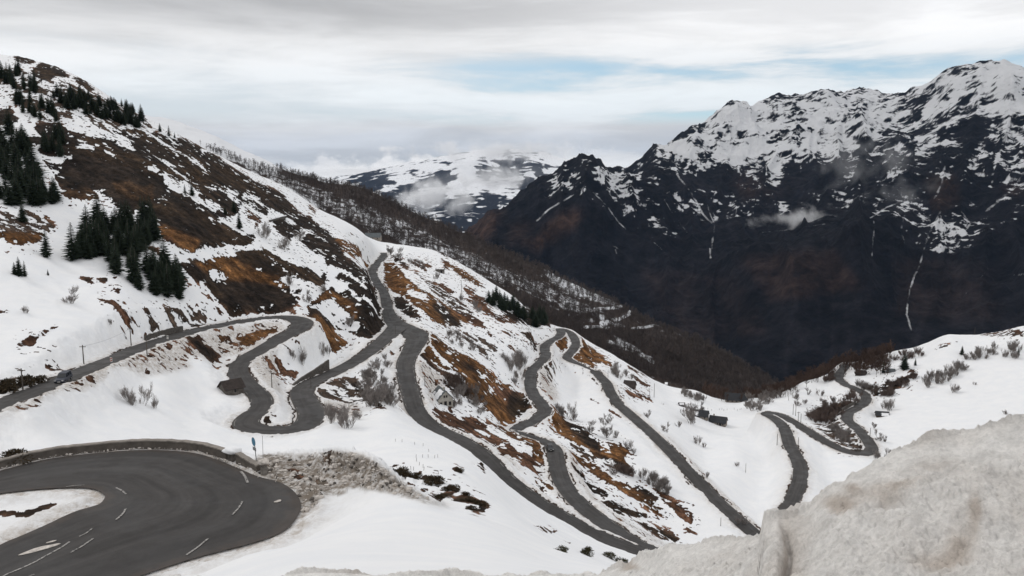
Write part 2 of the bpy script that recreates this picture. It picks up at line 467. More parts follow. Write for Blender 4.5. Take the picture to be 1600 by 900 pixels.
# right of the junction down to the house
pt('O', 'G', (0,280),(100,270),(160,320),(230,420),(350,520),(480,590),(600,690),(730,770),(850,860),(900,900),(560,900),(460,830),(380,760),(320,720),(220,630),(80,580),(0,540))
pt('D', 'G', (60,200),(120,190),(200,260),(270,320),(240,340),(120,260)); pt('S', 'G', (220,560),(300,545),(420,600),(490,670),(400,660),(250,600))
pt('D', 'G', (60,690),(100,640),(180,620),(250,680),(330,750),(400,880),(200,800),(100,760)); pt('S', 'G', (330,730),(380,750),(540,900),(480,900),(350,780))
pt('D', 'G', (290,350),(340,380),(440,455),(390,440)); pt('R', 'G', (510,460),(620,490),(690,550),(760,575),(680,580),(560,540),(520,510))
pt('R', 'G', (820,515),(950,550),(940,590),(1060,650),(1080,740),(1000,690),(880,620)); pt('O', 'G', (610,290),(640,260),(700,290),(830,350),(1000,460),(1070,550),(960,500),(820,430),(740,360),(650,330))
pt('D', 'G', (510,115),(640,160),(680,210),(640,210),(570,160)); pt('R', 'G', (830,640),(930,650),(1060,720),(1160,800),(1400,850),(1440,890),(1250,900),(1100,820),(960,720))
pt('R', 'G', (740,670),(830,740),(780,720)); pt('D', 'G', (580,560),(720,630),(640,610)); pt('R', 'G', (260,260),(330,230),(430,270),(520,310),(430,330),(470,400),(380,330),(300,290))
pt('R', 'G', (590,220),(650,255),(700,290),(640,300)); pt('S', 'G', (150,520),(210,545),(200,552)); pt('D', 'G', (490,680),(620,720),(700,790),(620,830),(520,780)); pt('S', 'G', (570,820),(640,770),(690,780),(640,830))
pt('M', 'G', (400,430),(520,480),(760,640),(900,760),(1000,860),(880,880),(700,740),(500,580))
pt('O', 'H', (400,300),(470,340),(560,420),(700,490),(830,560),(950,650),(1060,760),(1080,800),(1200,800),(1360,900),(850,900),(780,850),(640,700),(500,650),(400,590),(300,570),(240,500),(330,340))
pt('D', 'H', (650,560),(760,600),(900,690),(860,700),(740,650)); pt('D', 'H', (230,510),(330,580),(500,660),(620,720),(780,850),(820,900),(640,900),(520,760),(470,690),(300,610),(200,590))
pt('S', 'H', (240,450),(300,405),(430,490),(600,640),(550,630),(440,560),(330,450)); pt('D', 'H', (150,480),(230,470),(190,590),(160,580))
pt('D', 'H', (450,70),(560,60),(640,150),(690,210),(560,200),(470,130)); pt('O', 'H', (260,30),(330,40),(450,130),(560,230),(500,210),(400,150),(300,60))
pt('R', 'H', (940,240),(1040,310),(1030,345),(960,310)); pt('R', 'H', (1040,320),(1130,380),(1080,380)); pt('R', 'H', (1130,400),(1180,390),(1240,470),(1180,440))
pt('R', 'H', (1080,240),(1150,250),(1250,310),(1390,380),(1300,360),(1180,300)); pt('D', 'H', (1280,260),(1400,260),(1460,330),(1600,320),(1600,380),(1430,390),(1350,310))
pt('R', 'H', (900,40),(1020,100),(1160,170),(1300,160),(1240,110),(1100,90)); pt('R', 'H', (700,60),(870,130),(920,190),(940,240),(830,200),(740,140),(600,60),(560,30))
pt('D', 'H', (1050,0),(1600,0),(1600,190),(1450,200),(1280,170),(1130,80)); pt('M', 'H', (640,250),(900,300),(1060,430),(1000,540),(860,480),(700,350))
pt('S', 'H', (870,710),(930,700),(920,740),(880,740)); pt('S', 'H', (960,840),(1020,820),(1020,880),(970,890)); pt('S', 'H', (620,535),(660,555),(640,560)); pt('S', 'H', (560,455),(610,475),(590,482)); pt('S', 'H', (1010,745),(1050,770),(1020,775))
pt('R', 'I', (100,330),(270,250),(300,220),(330,330),(560,360),(620,400),(700,395),(820,440),(960,480),(1130,540),(1210,590),(1300,630),(1340,700),(1320,780),(1330,870),(1150,900),(1000,780),(860,720),(720,620),(650,560),(560,560),(400,520),(200,460),(80,370))
pt('O', 'I', (700,400),(960,490),(1210,600),(1330,700),(1310,780),(1150,710),(1140,640),(1050,610),(860,500))
pt('S', 'I', (640,440),(720,420),(900,540),(1060,620),(1150,640),(1140,710),(1010,715),(900,600),(760,530)); pt('S', 'I', (520,470),(670,500),(700,560),(620,520)); pt('S', 'I', (1160,720),(1240,740),(1240,760))
pt('S', 'I', (1150,820),(1280,820),(1310,690),(1350,700),(1350,880),(1180,870)); pt('S', 'I', (120,290),(190,310),(170,325))
pt('O', 'I', (450,0),(680,0),(900,60),(1140,160),(1170,180),(1170,260),(1000,340),(960,410),(850,380),(700,290),(600,210),(520,150),(460,60))
pt('R', 'I', (640,0),(800,20),(1000,60),(1130,160),(960,180),(860,200),(760,100)); pt('D', 'I', (970,180),(1140,160),(1170,230),(1080,300),(980,360),(900,330),(880,270)); pt('D', 'I', (230,0),(450,0),(540,140),(600,200),(500,170),(330,90))
pt('S', 'I', (690,20),(760,30),(740,90),(700,90)); pt('S', 'I', (890,10),(980,60),(940,85)); pt('S', 'I', (840,150),(880,150),(860,170)); pt('S', 'I', (1000,30),(1140,145),(1080,112)); pt('S', 'I', (740,290),(830,350),(800,345))
pt('T', 'I', (40,100),(120,120),(130,240),(90,320),(40,230)); pt('T', 'H', (190,600),(480,680),(500,800),(480,900),(300,900),(220,800))
pt('T', 'I', (560,570),(650,570),(900,740),(1000,850),(1100,900),(900,900),(760,680))
pt('R', 'I', (780,650),(880,720),(860,760),(810,710)); pt('O', 'I', (1200,410),(1340,310),(1420,370),(1600,520),(1600,600),(1500,560),(1350,480),(1230,430)); pt('R', 'I', (1340,310),(1450,330),(1500,420),(1420,400))
# lower slopes
pt('O', 'J', (150,80),(250,20),(330,80),(440,110),(540,190),(600,200),(700,230),(740,270),(700,300),(740,360),(700,380),(600,340),(500,270),(380,210),(300,160),(200,110))
pt('D', 'J', (300,60),(440,110),(540,190),(560,290),(480,240),(380,150)); pt('D', 'J', (540,280),(640,310),(740,360),(700,385),(600,345)); pt('M', 'J', (350,200),(470,260),(640,340),(780,400),(700,390),(500,330),(380,250))
pt('S', 'J', (180,85),(230,100),(330,180),(290,190),(210,130)); pt('S', 'J', (520,180),(580,190),(610,250),(560,240))
pt('O', 'J', (370,260),(440,290),(560,370),(640,440),(760,480),(880,570),(980,640),(1050,710),(1000,700),(900,650),(740,540),(640,480),(560,440),(450,360),(380,300))
pt('R', 'J', (870,480),(960,530),(1060,600),(1140,660),(1120,720),(1060,680),(1000,620),(930,560)); pt('R', 'J', (1050,700),(1160,790),(1100,770)); pt('D', 'J', (760,470),(820,480),(920,560),(900,580),(820,530))
pt('D', 'J', (370,390),(440,430),(520,480),(620,520),(600,550),(500,520),(400,450)); pt('D', 'J', (550,570),(640,570),(720,620),(840,650),(850,680),(720,670),(620,630)); pt('D', 'J', (780,690),(900,740),(1000,770),(1050,810),(1010,840),(930,800),(830,740))
pt('O', 'J', (80,380),(150,410),(260,470),(330,500),(380,560),(280,510),(170,450)); pt('R', 'J', (130,725),(200,735),(240,760),(290,755),(270,772),(240,775),(180,752)); pt('R', 'J', (590,0),(660,15),(710,40),(640,30)); pt('R', 'J', (720,70),(750,75),(740,85))
pt('T', 'J', (340,230),(380,300),(440,480),(600,620),(780,740),(1000,860),(960,870),(700,720),(480,590),(350,420)); pt('T', 'J', (950,150),(1010,190),(1100,300),(1300,520),(1500,740),(1520,790),(1400,700),(1200,460),(1000,230))
pt('D', 'J', (150,460),(210,480),(190,500)); pt('R', 'J', (1080,420),(1120,430),(1140,475),(1110,455)); pt('D', 'J', (315,812),(360,830),(385,852)); pt('D', 'J', (540,180),(560,200),(540,240))
for p in ([(20,370),(220,400),(310,450),(300,480),(400,490),(380,520),(340,530),(360,570),(260,550),(240,490),(200,510),(70,430)], [(400,500),(490,465),(560,490),(650,520),(680,590),(640,625),(560,600),(480,580),(440,520)],
          [(680,600),(780,565),(850,610),(900,640),(860,670),(790,640)], [(410,635),(480,610),(550,635),(460,660)], [(510,690),(640,710),(720,670),(830,680),(810,700),(720,720),(700,760),(640,780),(580,730)],
          [(900,660),(990,680),(980,700),(930,690)], [(770,760),(900,710),(1030,720),(1050,750),(1170,770),(1230,830),(1180,890),(1120,850),(1060,800),(960,790),(860,780)], [(930,830),(1140,850),(1200,900),(1050,890),(960,850)],
          [(800,400),(850,370),(940,425),(900,410),(850,430)], [(1025,320),(1075,335),(1060,345)], [(1095,350),(1150,310),(1210,450),(1180,440),(1130,380)]): pt('D', 'K', *p)
pt('R', 'K', (690,600),(780,570),(850,620),(780,640)); pt('R', 'K', (1040,740),(1170,775),(1220,830),(1150,810))
# ploughed-up dirty pile beside the near bend
pt('P', 'L', (-20,230),(40,150),(280,140),(420,130),(480,115),(560,130),(680,150),(800,220),(880,290),(1000,370),(1100,430),(1300,470),(1160,460),(1060,440),(920,400),(800,370),(700,340),(560,320),(460,360),(400,430),(380,460),(260,520),(280,470),(250,380),(150,310),(50,270))
pt('D', 'L', (180,240),(250,230),(290,290),(270,320),(220,290)); pt('D', 'L', (420,130),(470,115),(515,130),(480,137)); pt('G', 'L', (350,290),(420,260),(500,280),(440,330),(400,350)); pt('G', 'L', (540,180),(620,200),(600,230)); pt('G', 'L', (400,150),(560,150),(640,190),(520,210))
pt('D', 'Z', (0,795),(25,795),(55,787),(80,781),(90,785),(60,796),(50,800),(20,801),(0,803))
# right-hand valley
pt('D', 'N', (20,330),(160,310),(140,340),(100,340),(150,430),(130,430),(80,360)); pt('R', 'N', (600,230),(700,250),(850,350),(980,430),(900,450),(780,380),(690,300)); pt('R', 'N', (530,500),(640,490),(780,560),(980,610),(1030,670),(880,640),(720,590),(700,620),(620,560))
pt('O', 'N', (430,430),(480,540),(570,690),(480,640),(440,540)); pt('D', 'N', (600,100),(760,190),(1080,370),(900,275),(740,205),(620,150)); pt('O', 'N', (-40,0),(60,0),(80,150),(30,180)); pt('O', 'N', (130,0),(250,0),(360,100),(370,150),(250,80))
pt('R', 'N', (0,640),(40,620),(140,680),(260,770),(200,720),(60,660)); pt('R', 'N', (280,800),(340,790),(540,890),(400,860)); pt('R', 'N', (1090,680),(1230,720),(1180,715))
pt('O', 'Q', (600,340),(720,290),(750,310),(750,380),(690,410),(630,370)); pt('O', 'Q', (800,330),(900,370),(1020,470),(1000,485),(900,460),(930,520),(850,490),(750,430),(800,390)); pt('R', 'Q', (630,440),(690,500),(700,540),(660,480))
pt('T', 'Q', (560,500),(640,560),(700,700),(640,720),(560,620)); pt('M', 'Q', (590,470),(680,540),(640,600),(560,560)); pt('D', 'Q', (400,640),(520,690),(540,740),(480,790),(400,800),(360,740))
pt('D', 'X', (240,600),(330,540),(440,520),(580,480),(590,520),(460,600),(440,640),(300,630)); pt('M', 'X', (270,650),(450,640),(560,720),(600,800),(500,830),(380,740)); pt('D', 'X', (650,470),(730,400),(860,350),(940,310),(880,390),(720,480))
pt('D', 'X', (1070,165),(1110,150),(1140,160),(1080,178)); pt('D', 'X', (940,218),(1000,210),(970,222)); pt('D', 'X', (860,335),(940,288),(900,325)); pt('R', 'X', (1460,70),(1560,62),(1600,72),(1590,88),(1480,88)); pt('D', 'X', (560,730),(600,800),(610,825),(580,810))
pt('D', 'X', (1160,130),(1190,128),(1180,140)); pt('M', 'X', (1280,90),(1500,70),(1600,90),(1600,110),(1400,100)); pt('M', 'X', (560,260),(760,200),(740,300),(600,300))
pt('D', 'X', (1030,178),(1070,172),(1050,185)); pt('D', 'X', (460,620),(500,600),(520,600),(480,640),(560,725),(540,725))

KCOL = dict(D=(.021, .0145, .0105), O=(.128, .060, .022), R=(.088, .044, .026), G=(.085, .070, .055), M=(.055, .038, .028), B=(.062, .034, .017))


def paint_ground():
    bare = np.zeros((900, 1600)); dirt = np.zeros((900, 1600)); tint = np.zeros((900, 1600, 3)); tint[:] = KCOL['R']
    pile = np.zeros((900, 1600))
    for kind, poly in PATCH:
        sl_, m = fill(poly)
        if sl_ is None: continue
        if kind == 'S': bare[sl_][m] = 0
        elif kind == 'T':
            dirt[sl_][m] = np.maximum(dirt[sl_][m], .8); bare[sl_][m] = np.where(bare[sl_][m] < .2, .20, bare[sl_][m])
        elif kind == 'P': dirt[sl_][m] = .95; pile[sl_][m] = 1
        else:
            bare[sl_][m] = {'M': .60, 'G': .5}.get(kind, 1)
            tint[sl_][m] = KCOL[kind]
    return blur(bare, 1) * .4 + bare * .6, blur(dirt, 4), blur(tint, 2), blur(pile, 5)
# ------------------------------------------------------------------ materials of the land
def mat(name):
    m = bpy.data.materials.new(name); m.use_nodes = True
    nb = NB(m.node_tree)
    bs = nb.n['Principled BSDF']
    bs.inputs['Roughness'].default_value = .9
    bs.inputs['Specular IOR Level'].default_value = .2
    return m, nb, bs


def simple(name, col, rough=.85, noise=0.0, scale=4.0, spec=.2, metal=0.0, bump=0.0):
    m, nb, bs = mat(name)
    bs.inputs['Roughness'].default_value = rough
    bs.inputs['Specular IOR Level'].default_value = spec
    bs.inputs['Metallic'].default_value = metal
    if noise:
        tc = nb.new('ShaderNodeTexCoord').outputs['Object']
        n = nb.noise(tc, scale, 5, .6)
        lo = [c * (1 - noise) for c in col]; hi = [min(1, c * (1 + noise)) for c in col]
        nb.put(bs.inputs['Base Color'], nb.ramp(n, [(.3, lo), (.7, hi)]))
        if bump:
            b = nb.new('ShaderNodeBump'); nb.put(b.inputs['Height'], n); b.inputs['Strength'].default_value = bump
            b.inputs['Distance'].default_value = .1
            nb.l.new(b.outputs[0], bs.inputs['Normal'])
    else:
        bs.inputs['Base Color'].default_value = (*col, 1)
    return m


def ground_material():
    m, nb, bs = mat('snowy_ground')
    pos = nb.new('ShaderNodeNewGeometry').outputs['Position']
    bare, dirt = nb.attr('bare'), nb.attr('dirt')
    tint = nb.attr('tint', False)
    n_f = nb.noise(pos, 1.1, 6, .68)
    n_m = nb.noise(pos, .22, 5, .6)
    n_g = nb.noise(pos, 4.0, 5, .7)
    k = nb.math('ADD', bare, nb.math('MULTIPLY', nb.math('SUBTRACT', n_f, .5), .9))
    k = nb.math('ADD', k, nb.math('MULTIPLY', nb.math('SUBTRACT', n_m, .5), .15))
    mk = nb.smooth(k, .44, .56)
    # clean snow, with faint grey drifts; dirty snow where the plough has thrown grit
    sn = nb.mix(nb.smooth(n_m, .3, .7), (.775, .785, .80), (.825, .825, .825))
    dt = nb.math('MULTIPLY', dirt, nb.smooth(nb.math('ADD', n_f, nb.math('MULTIPLY', nb.math('SUBTRACT', n_g, .5), .5)), .25, .75, .15, 1.25), clamp=True)
    sn = nb.mix(dt, sn, (.40, .345, .29))
    ea = nb.math('MULTIPLY', nb.smooth(nb.attr('pile'), .2, .8), nb.smooth(nb.math('ADD', nb.math('MULTIPLY', n_m, .5), nb.math('MULTIPLY', n_f, .5)), .40, .56, .1, .85))
    sn = nb.mix(ea, sn, (.155, .128, .102))
    sp = nb.math('MULTIPLY', nb.smooth(n_g, .60, .70), nb.smooth(dirt, .25, .9))
    sn = nb.mix(sp, sn, (.085, .07, .055))
    # withered grass and heather: mottled
    v1 = nb.smooth(n_f, .25, .75, .35, 1.65)
    v2 = nb.smooth(n_m, .3, .7, .7, 1.3)
    gv = nb.math('MULTIPLY', v1, v2)
    gr = nb.mix(1.0, tint, nb.vec(gv, gv, gv)); gr.node.blend_type = 'MULTIPLY'
    gr = nb.mix(nb.smooth(n_m, .5, .68, 0, .45), gr, (.028, .020, .014))
    col = nb.mix(mk, sn, gr)
    nb.put(bs.inputs['Base Color'], col)
    bs.inputs['Roughness'].default_value = .95
    bs.inputs['Specular IOR Level'].default_value = .12
    b = nb.new('ShaderNodeBump')
    nb.put(b.inputs['Height'], nb.math('MULTIPLY', n_f, nb.math('ADD', nb.math('MULTIPLY', mk, 1.0), nb.math('ADD', nb.math('MULTIPLY', dirt, .6), .10))))
    b.inputs['Strength'].default_value = .8
    b.inputs['Distance'].default_value = .7
    nb.l.new(b.outputs[0], bs.inputs['Normal'])
    return m


# ------------------------------------------------------------------ roads: surveyed points (u, v, level, width)
HAIRPIN = [((-120,775),(-130,800)),((-60,752),(-60,781)),((0,735),(0,771)),((75,717),(50,765)),((150,708),(95,762)),((225,703),(130,762)),((300,707),(150,765)),((350,722),(160,771)),((400,743),(164,775)),
           ((437,753),(163,779)),((460,768),(161,782)),((470,786),(158,785)),((467,803),(153,788)),((447,827),(140,792)),((402,846),(122,797)),((300,873),(100,806)),((212,902),(75,818)),((130,930),(37,835)),((60,955),(0,851)),((-20,985),(-60,884)),((-100,1010),(-120,915))]
HZ = -27.0
ROADS = [
 [(-150,690,-34.5),(-60,656,-36),(0,631,-37.2),(85,598,-39.5),(175,561,-42),(235,537,-44),(300,518,-46),(360,505,-47.5),(410,497.5,-48.6),(448,495.5,-49.3),(471,502,-49.9),(468,513,-50.3),(447,524,-50.8),(410,545,-51.8),(384,560,-52.4),(371,575,-53),(378,592,-53.6),(398,610,-54.2),(409,625,-54.7),(405,640,-55.1),(390,652,-55.5),(383,663,-55.9),(400,670,-56.2),(430,672,-56.6),(462,670,-57),(482,660,-57.4),(487,645,-57.8),(478,628,-58.2),(472,612,-58.6),(484,599,-59),(512,586,-59.5),(545,570,-60.2),(575,551,-60.9),(597,533,-61.5),(612,520,-61.9),(622,510,-62)],
 [(600,395,-54.6),(598,402,-55),(586,416,-56),(582,425,-56.6),(588,440,-57.8),(600,458,-59.3),(604,474,-60.2),(608,490,-61),(616,503,-61.8),(632,513,-62.1),(648,522,-62.5),(650,533,-62.9),(643,548,-63.4),(634,567,-64),(635,590,-64.8),(642,615,-65.8),(651,642,-66.8),(676,667,-68.2),(720,688,-69.8),(757,713,-71.2),(790,748,-73),(835,782,-75),(885,812,-77),(940,840,-79),(1000,862,-80.6),(1050,880,-81.6),(1085,893,-82.2)],
 [(1060,878,-82.7),(1000,853,-83),(980,842,-83.3),(940,814,-83.8),(905,786,-84.2),(880,755,-84.7),(870,725,-85.2),(867,706,-85.6),(860,695,-85.85),(846,687,-86.1),(828,681,-86.4),(812,676,-86.7),(803,673,-86.9)],
 [(806,671,-87),(822,663,-87.2),(840,653,-87.4),(851,643,-87.7),(845,630,-88.1),(834,617,-88.5),(829,603,-88.9),(829,588,-89.2),(832,578,-89.5),(845,566,-89.9),(853,555,-90.3),(851,546,-90.7),(853,539,-91),(862,532,-91.4),(873,526,-91.8),(877,519,-92.2),(874,514,-92.6),(880,514.5,-92.9),(890,519.5,-93.4),(898,530,-94),(898,543,-94.6),(890,553,-95.2),(886,559,-95.6),(893,564,-96),(910,571,-96.5),(928,580,-96.9)],
 [(928,579,-96.9),(934,585,-97.1),(947,598,-97.7),(953,612,-98.2),(965,630,-98.8),(985,648,-99.4),(1010,670,-100.1),(1045,703,-101),(1080,740,-102),(1120,782,-103),(1160,818,-104),(1185,840,-104.7),(1215,866,-105.3)],
 [(1222,855,-106.3),(1224,825,-106.7),(1229,800,-107),(1241,775,-107.4),(1250,750,-107.8),(1250,730,-108.2),(1243,712,-108.6),(1234,695,-109),(1228,675,-109.4),(1218,660,-109.8),(1205,651,-110.2),(1197,647.5,-110.5),(1202,645,-110.8),(1215,647,-111.1),(1232,655,-111.5),(1255,669,-112),(1285,687,-112.5),(1315,702,-113),(1338,708.5,-113.3),(1354,708,-113.6),(1362,702,-113.8),(1358,692,-114.1),(1349,680,-114.5),(1335,666,-115.1),(1324,656,-115.6),(1326,645,-116.1),(1340,637,-116.5),(1352,627,-116.9),(1352,617,-117.3),(1338,608,-117.8),(1320,600,-118.3),(1311,592,-118.7),(1312,584,-119),(1318,576,-119.4),(1324,568,-119.9)],
]
RWID = [5.6, 5.5, 5.2, 5.2, 5.2, 5.3]
WIDER = {(0, 24): 6.2, (0, 25): 6.6, (0, 26): 6.8, (0, 27): 6.6, (0, 28): 6.4, (0, 29): 6.0, (0, 9): 6.8, (0, 10): 7.4, (0, 11): 7.0, (0, 12): 6.4, (0, 20): 6.2, (0, 21): 6.2, (0, 22): 6.2, (0, 23): 6.0, (0, 33): 6.6, (0, 34): 7.4, (0, 35): 8.5,
         (1, 0): 4.6, (1, 1): 4.6, (1, 2): 4.6, (1, 3): 4.6, (1, 4): 4.8, (1, 5): 4.8, (1, 6): 5, (1, 7): 5.6, (2, 8): 4.6, (2, 9): 2.8, (2, 10): 2.2, (2, 11): 2.0, (2, 12): 2.0, (3, 23): 4.6, (3, 24): 2.6, (3, 25): 2.2, (3, 26): 2.8, (1, 8): 8, (1, 9): 10.5, (1, 10): 10.5, (1, 11): 8.4, (1, 12): 7.0, (1, 13): 6.4, (1, 14): 6.0, (1, 15): 5.8}


def world_pt(u, v, z):
    az, s = ray(u, v)
    r = z / s
    return np.array([r * np.sin(az), r * np.cos(az), z])


def catmull(P, step=1.0):
    P = np.asarray(P, float)
    Q = np.vstack([2 * P[0] - P[1], P, 2 * P[-1] - P[-2]])
    out = []
    for i in range(1, len(Q) - 2):
        n = max(2, int(np.linalg.norm(Q[i + 1] - Q[i]) / step))
        t = np.linspace(0, 1, n, endpoint=False)[:, None]
        p0, p1, p2, p3 = Q[i - 1], Q[i], Q[i + 1], Q[i + 2]
        out.append(p1 + .5 * t * (p2 - p0 + t * (2 * p0 - 5 * p1 + 4 * p2 - p3 + t * (3 * (p1 - p2) + p3 - p0))))
    out.append(P[-1:])
    return np.vstack(out)


road_lines = []
for k, rd in enumerate(ROADS):
    P = [np.append(world_pt(u, v, z), WIDER.get((k, i), RWID[k])) for i, (u, v, z) in enumerate(rd)]
    L = catmull(P, 1.0)
    for _ in range(3):                      # ease the joins
        L[1:-1] = .25 * L[:-2] + .5 * L[1:-1] + .25 * L[2:]
    road_lines.append(L)
hp = catmull([np.concatenate([world_pt(*a, HZ), world_pt(*b, HZ)]) for a, b in HAIRPIN], .45)
hp_out, hp_in = hp[:, :3], hp[:, 3:]

# ------------------------------------------------------------------ the near mountainside: surveyed points (u, v, horizontal distance)
CT = [
 # foot of the slope under the viewer, near bend, ploughed pile
 (-150,930,48),(-150,1040,30),(0,1040,24),(100,980,40),(230,912,44),(300,905,30),(300,960,16),(400,868,46),(400,895,20),(400,930,11),(500,800,60),(500,840,38),(500,880,18),(500,915,10),(600,778,58),(600,820,40),(600,860,24),(600,900,12),(700,796,58),(700,830,40),(700,870,22),(700,905,11),(760,812,62),(800,830,60),(800,860,36),(800,895,14),(850,850,66),(850,875,40),(850,905,14),(900,868,62),(900,890,30),(960,890,50),(960,905,20),(1050,905,30),(1050,935,12),(1200,935,25),(1200,980,10),(1400,960,24),(1600,960,24),(1750,960,24),(540,757,64),(1000,905,60),(1150,925,60),
 (450,712,76),(480,706,76),(520,704,75),(570,712,71),(610,738,68),(650,765,65),(690,786,62),(740,802,60),(480,750,68),(560,750,67),(480,780,66),(420,722,78),
 (650,750,112),(700,772,102),(750,792,94),(790,805,96),(840,828,112),(880,850,112),(900,845,135),(640,790,66.5),
 # snowfield between the near bend and the upper hairpin
 (-150,740,95),(0,690,112),(0,665,116),(50,635,127),(100,640,136),(100,670,126),(100,615,142),(200,620,159),(200,590,171),(200,672,140),(300,600,187),(300,660,162),(330,680,155),(250,580,181),(150,620,150),(150,595,157),(50,655,121),(360,640,177),(320,625,181),(365,605,194),(330,540,221),(280,545,206),(240,560,190),(345,575,205),(550,680,160),(550,700,148),(620,690,150),(620,720,128),(700,710,145),(700,740,122),(760,745,140),(800,790,130),(600,655,175),(570,640,195),(540,620,212),(520,660,172),(630,640,205),(470,700,146),
 (430,640,180),(445,600,205),(430,570,228),(480,570,245),(500,545,262),(440,550,236),(545,545,275),(590,570,250),(610,600,225),(610,560,262),(625,538,275),(600,620,205),
 # hillside above the upper road
 (-150,640,118),(-150,560,150),(-150,420,200),(-150,250,300),(-150,120,430),(0,590,142),(0,560,155),(0,450,195),(0,370,230),(0,300,272),(0,200,340),(0,120,415),(100,540,168),(100,520,176),(100,440,218),(100,380,248),(100,300,290),(100,200,355),(200,505,200),(200,440,232),(200,350,280),(200,250,345),(200,190,410),(300,485,244),(300,420,265),(300,350,305),(300,280,370),(400,475,272),(400,400,310),(400,330,380),(500,480,290),(500,420,335),(500,360,420),(470,450,295),(550,500,298),(560,440,335),(565,400,410),(590,455,332),(600,490,322),(540,530,285),(330,498,246),
 (580,385,480),(620,400,500),(640,420,470),(620,430,430),(640,455,390),(650,480,345),
 # slopes right of the junction
 (700,440,455),(700,420,510),(750,450,470),(700,480,390),(690,520,325),(700,560,285),(760,600,290),(750,520,365),(800,560,345),(800,500,420),(830,510,440),(760,560,325),(800,610,310),(700,640,240),(690,620,252),(760,660,246),(800,690,235),(720,660,232),(780,710,214),(830,735,212),(840,760,205),(900,780,205),(900,800,192),(850,710,228),(680,580,268),(820,645,292),
 (950,690,275),(900,640,325),(930,640,322),(880,600,372),(870,570,410),(900,680,272),(1000,750,248),(1000,800,220),(1060,800,230),(950,760,228),(1000,700,275),(920,730,245),(1050,840,212),(900,600,375),(850,660,283),(1100,845,215),(930,560,420),(960,570,412),(900,535,445),
 (990,610,370),(1000,630,350),(1050,620,410),(1040,650,345),(1100,650,375),(1120,668,362),(1150,640,405),(1100,720,305),(1150,740,282),(1150,700,318),(1060,680,320),(1150,800,240),(1200,830,232),(1180,780,262),(1200,720,308),(1180,680,345),(1180,655,372),(1230,635,402),(1280,620,425),(1290,650,385),(1260,650,385),(1300,670,358),(1330,690,332),(1300,740,292),(1320,770,268),(1290,710,312),(1400,690,332),(1400,650,372),(1360,655,376),(1450,640,372),(1500,620,385),(1500,570,425),(1450,570,435),(1400,600,420),(1370,580,448),(1600,650,340),(1600,580,400),(1600,545,430),(1750,620,350),(1750,560,400),(1400,740,275),(1500,700,300),(1500,820,180),(1650,760,210),(1300,850,200),(1400,900,110),(1600,900,90),(1750,800,150),(1270,600,440),
]
# skyline of the near hill; the land drops away behind it
SIL = [(-150,62,470),(0,86,470),(60,97,470),(130,124,465),(180,157,455),(240,192,450),(290,217,460),(340,242,480),(400,272,510),(450,294,545),(500,331,575),(560,364,600),(610,380,600),(690,396,575),(720,412,545),(800,462,500),(860,506,475),(900,521,465),(950,550,455),(1000,580,450),(1080,609,440),(1170,624,430),(1250,602,445),(1320,572,480),(1400,551,470),(1480,526,460),(1600,515,450),(1750,505,440)]
for u, v, r in SIL:
    CT += [(u, v, r), (u, v + 9, r * 1.12), (u, v + 26, r * 1.32), (u, v + 60, r * 1.75)]
CT = [(u, v, float(r / np.cos(ray(u, v)[0]))) for u, v, r in CT]     # depth along the view -> horizontal distance
for u, v, r in [(120,735,99),(220,722,97),(320,722,93)]: CT.append((u, v, r))       # drop behind the parapet
for u, v, r in [(450,740,95),(520,735,95),(580,745,90),(630,770,80),(680,800,72)]: CT.append((u, v, r))
for k, rd in enumerate(ROADS):
    for i, (u, v, z) in enumerate(rd):
        CT.append((u, v, float(z / ray(u, v)[1])))
for i in range(0, len(HAIRPIN), 1):
    for w in ((0.0, .5, 1.0) if i % 2 else (0.5,)):
        a, b = HAIRPIN[i]
        u = a[0] * (1 - w) + b[0] * w; v = a[1] * (1 - w) + b[1] * w
        CT.append((u, v, float(HZ / ray(u, v)[1])))
CT.append((40, 812, float(-26.6 / ray(40, 812)[1])))

KX = 4.0
P_, V_ = [], []
seen = set()
for u, v, r in CT:
    az, s = ray(u, v)
    key = (round(float(az) * 500), round(math.log(r) * 120))
    if key in seen: continue
    seen.add(key)
    P_.append((az * KX, math.log(r))); V_.append(float(s))
TP = tps_fit(np.array(P_), np.array(V_), 2e-4)

AZ0, AZ1, DAZ = R(-43), R(43), R(.06)
g_az = np.arange(AZ0, AZ1, DAZ)
g_r = np.concatenate([np.exp(np.arange(math.log(8.0), math.log(140.0), .0075)), np.exp(np.arange(math.log(140.0), math.log(620.0), .0027)), np.exp(np.arange(math.log(620.0), math.log(900.0), .01))])
c_az = np.linspace(AZ0, AZ1, 300); c_l = np.linspace(math.log(7.9), math.log(905), 320)
ca, cl_ = np.meshgrid(c_az * KX, c_l)
S = tps_eval(TP, np.stack([ca.ravel(), cl_.ravel()], -1)).reshape(ca.shape)
S = cubic_up(S, (g_az - AZ0) / (AZ1 - AZ0) * 299, 1)
S = cubic_up(S, (np.log(g_r) - math.log(7.9)) / (math.log(905) - math.log(7.9)) * 319, 0)
GA, GR = np.meshgrid(g_az, g_r)
GX, GY = GR * np.sin(GA), GR * np.cos(GA)
GZ = S * GR

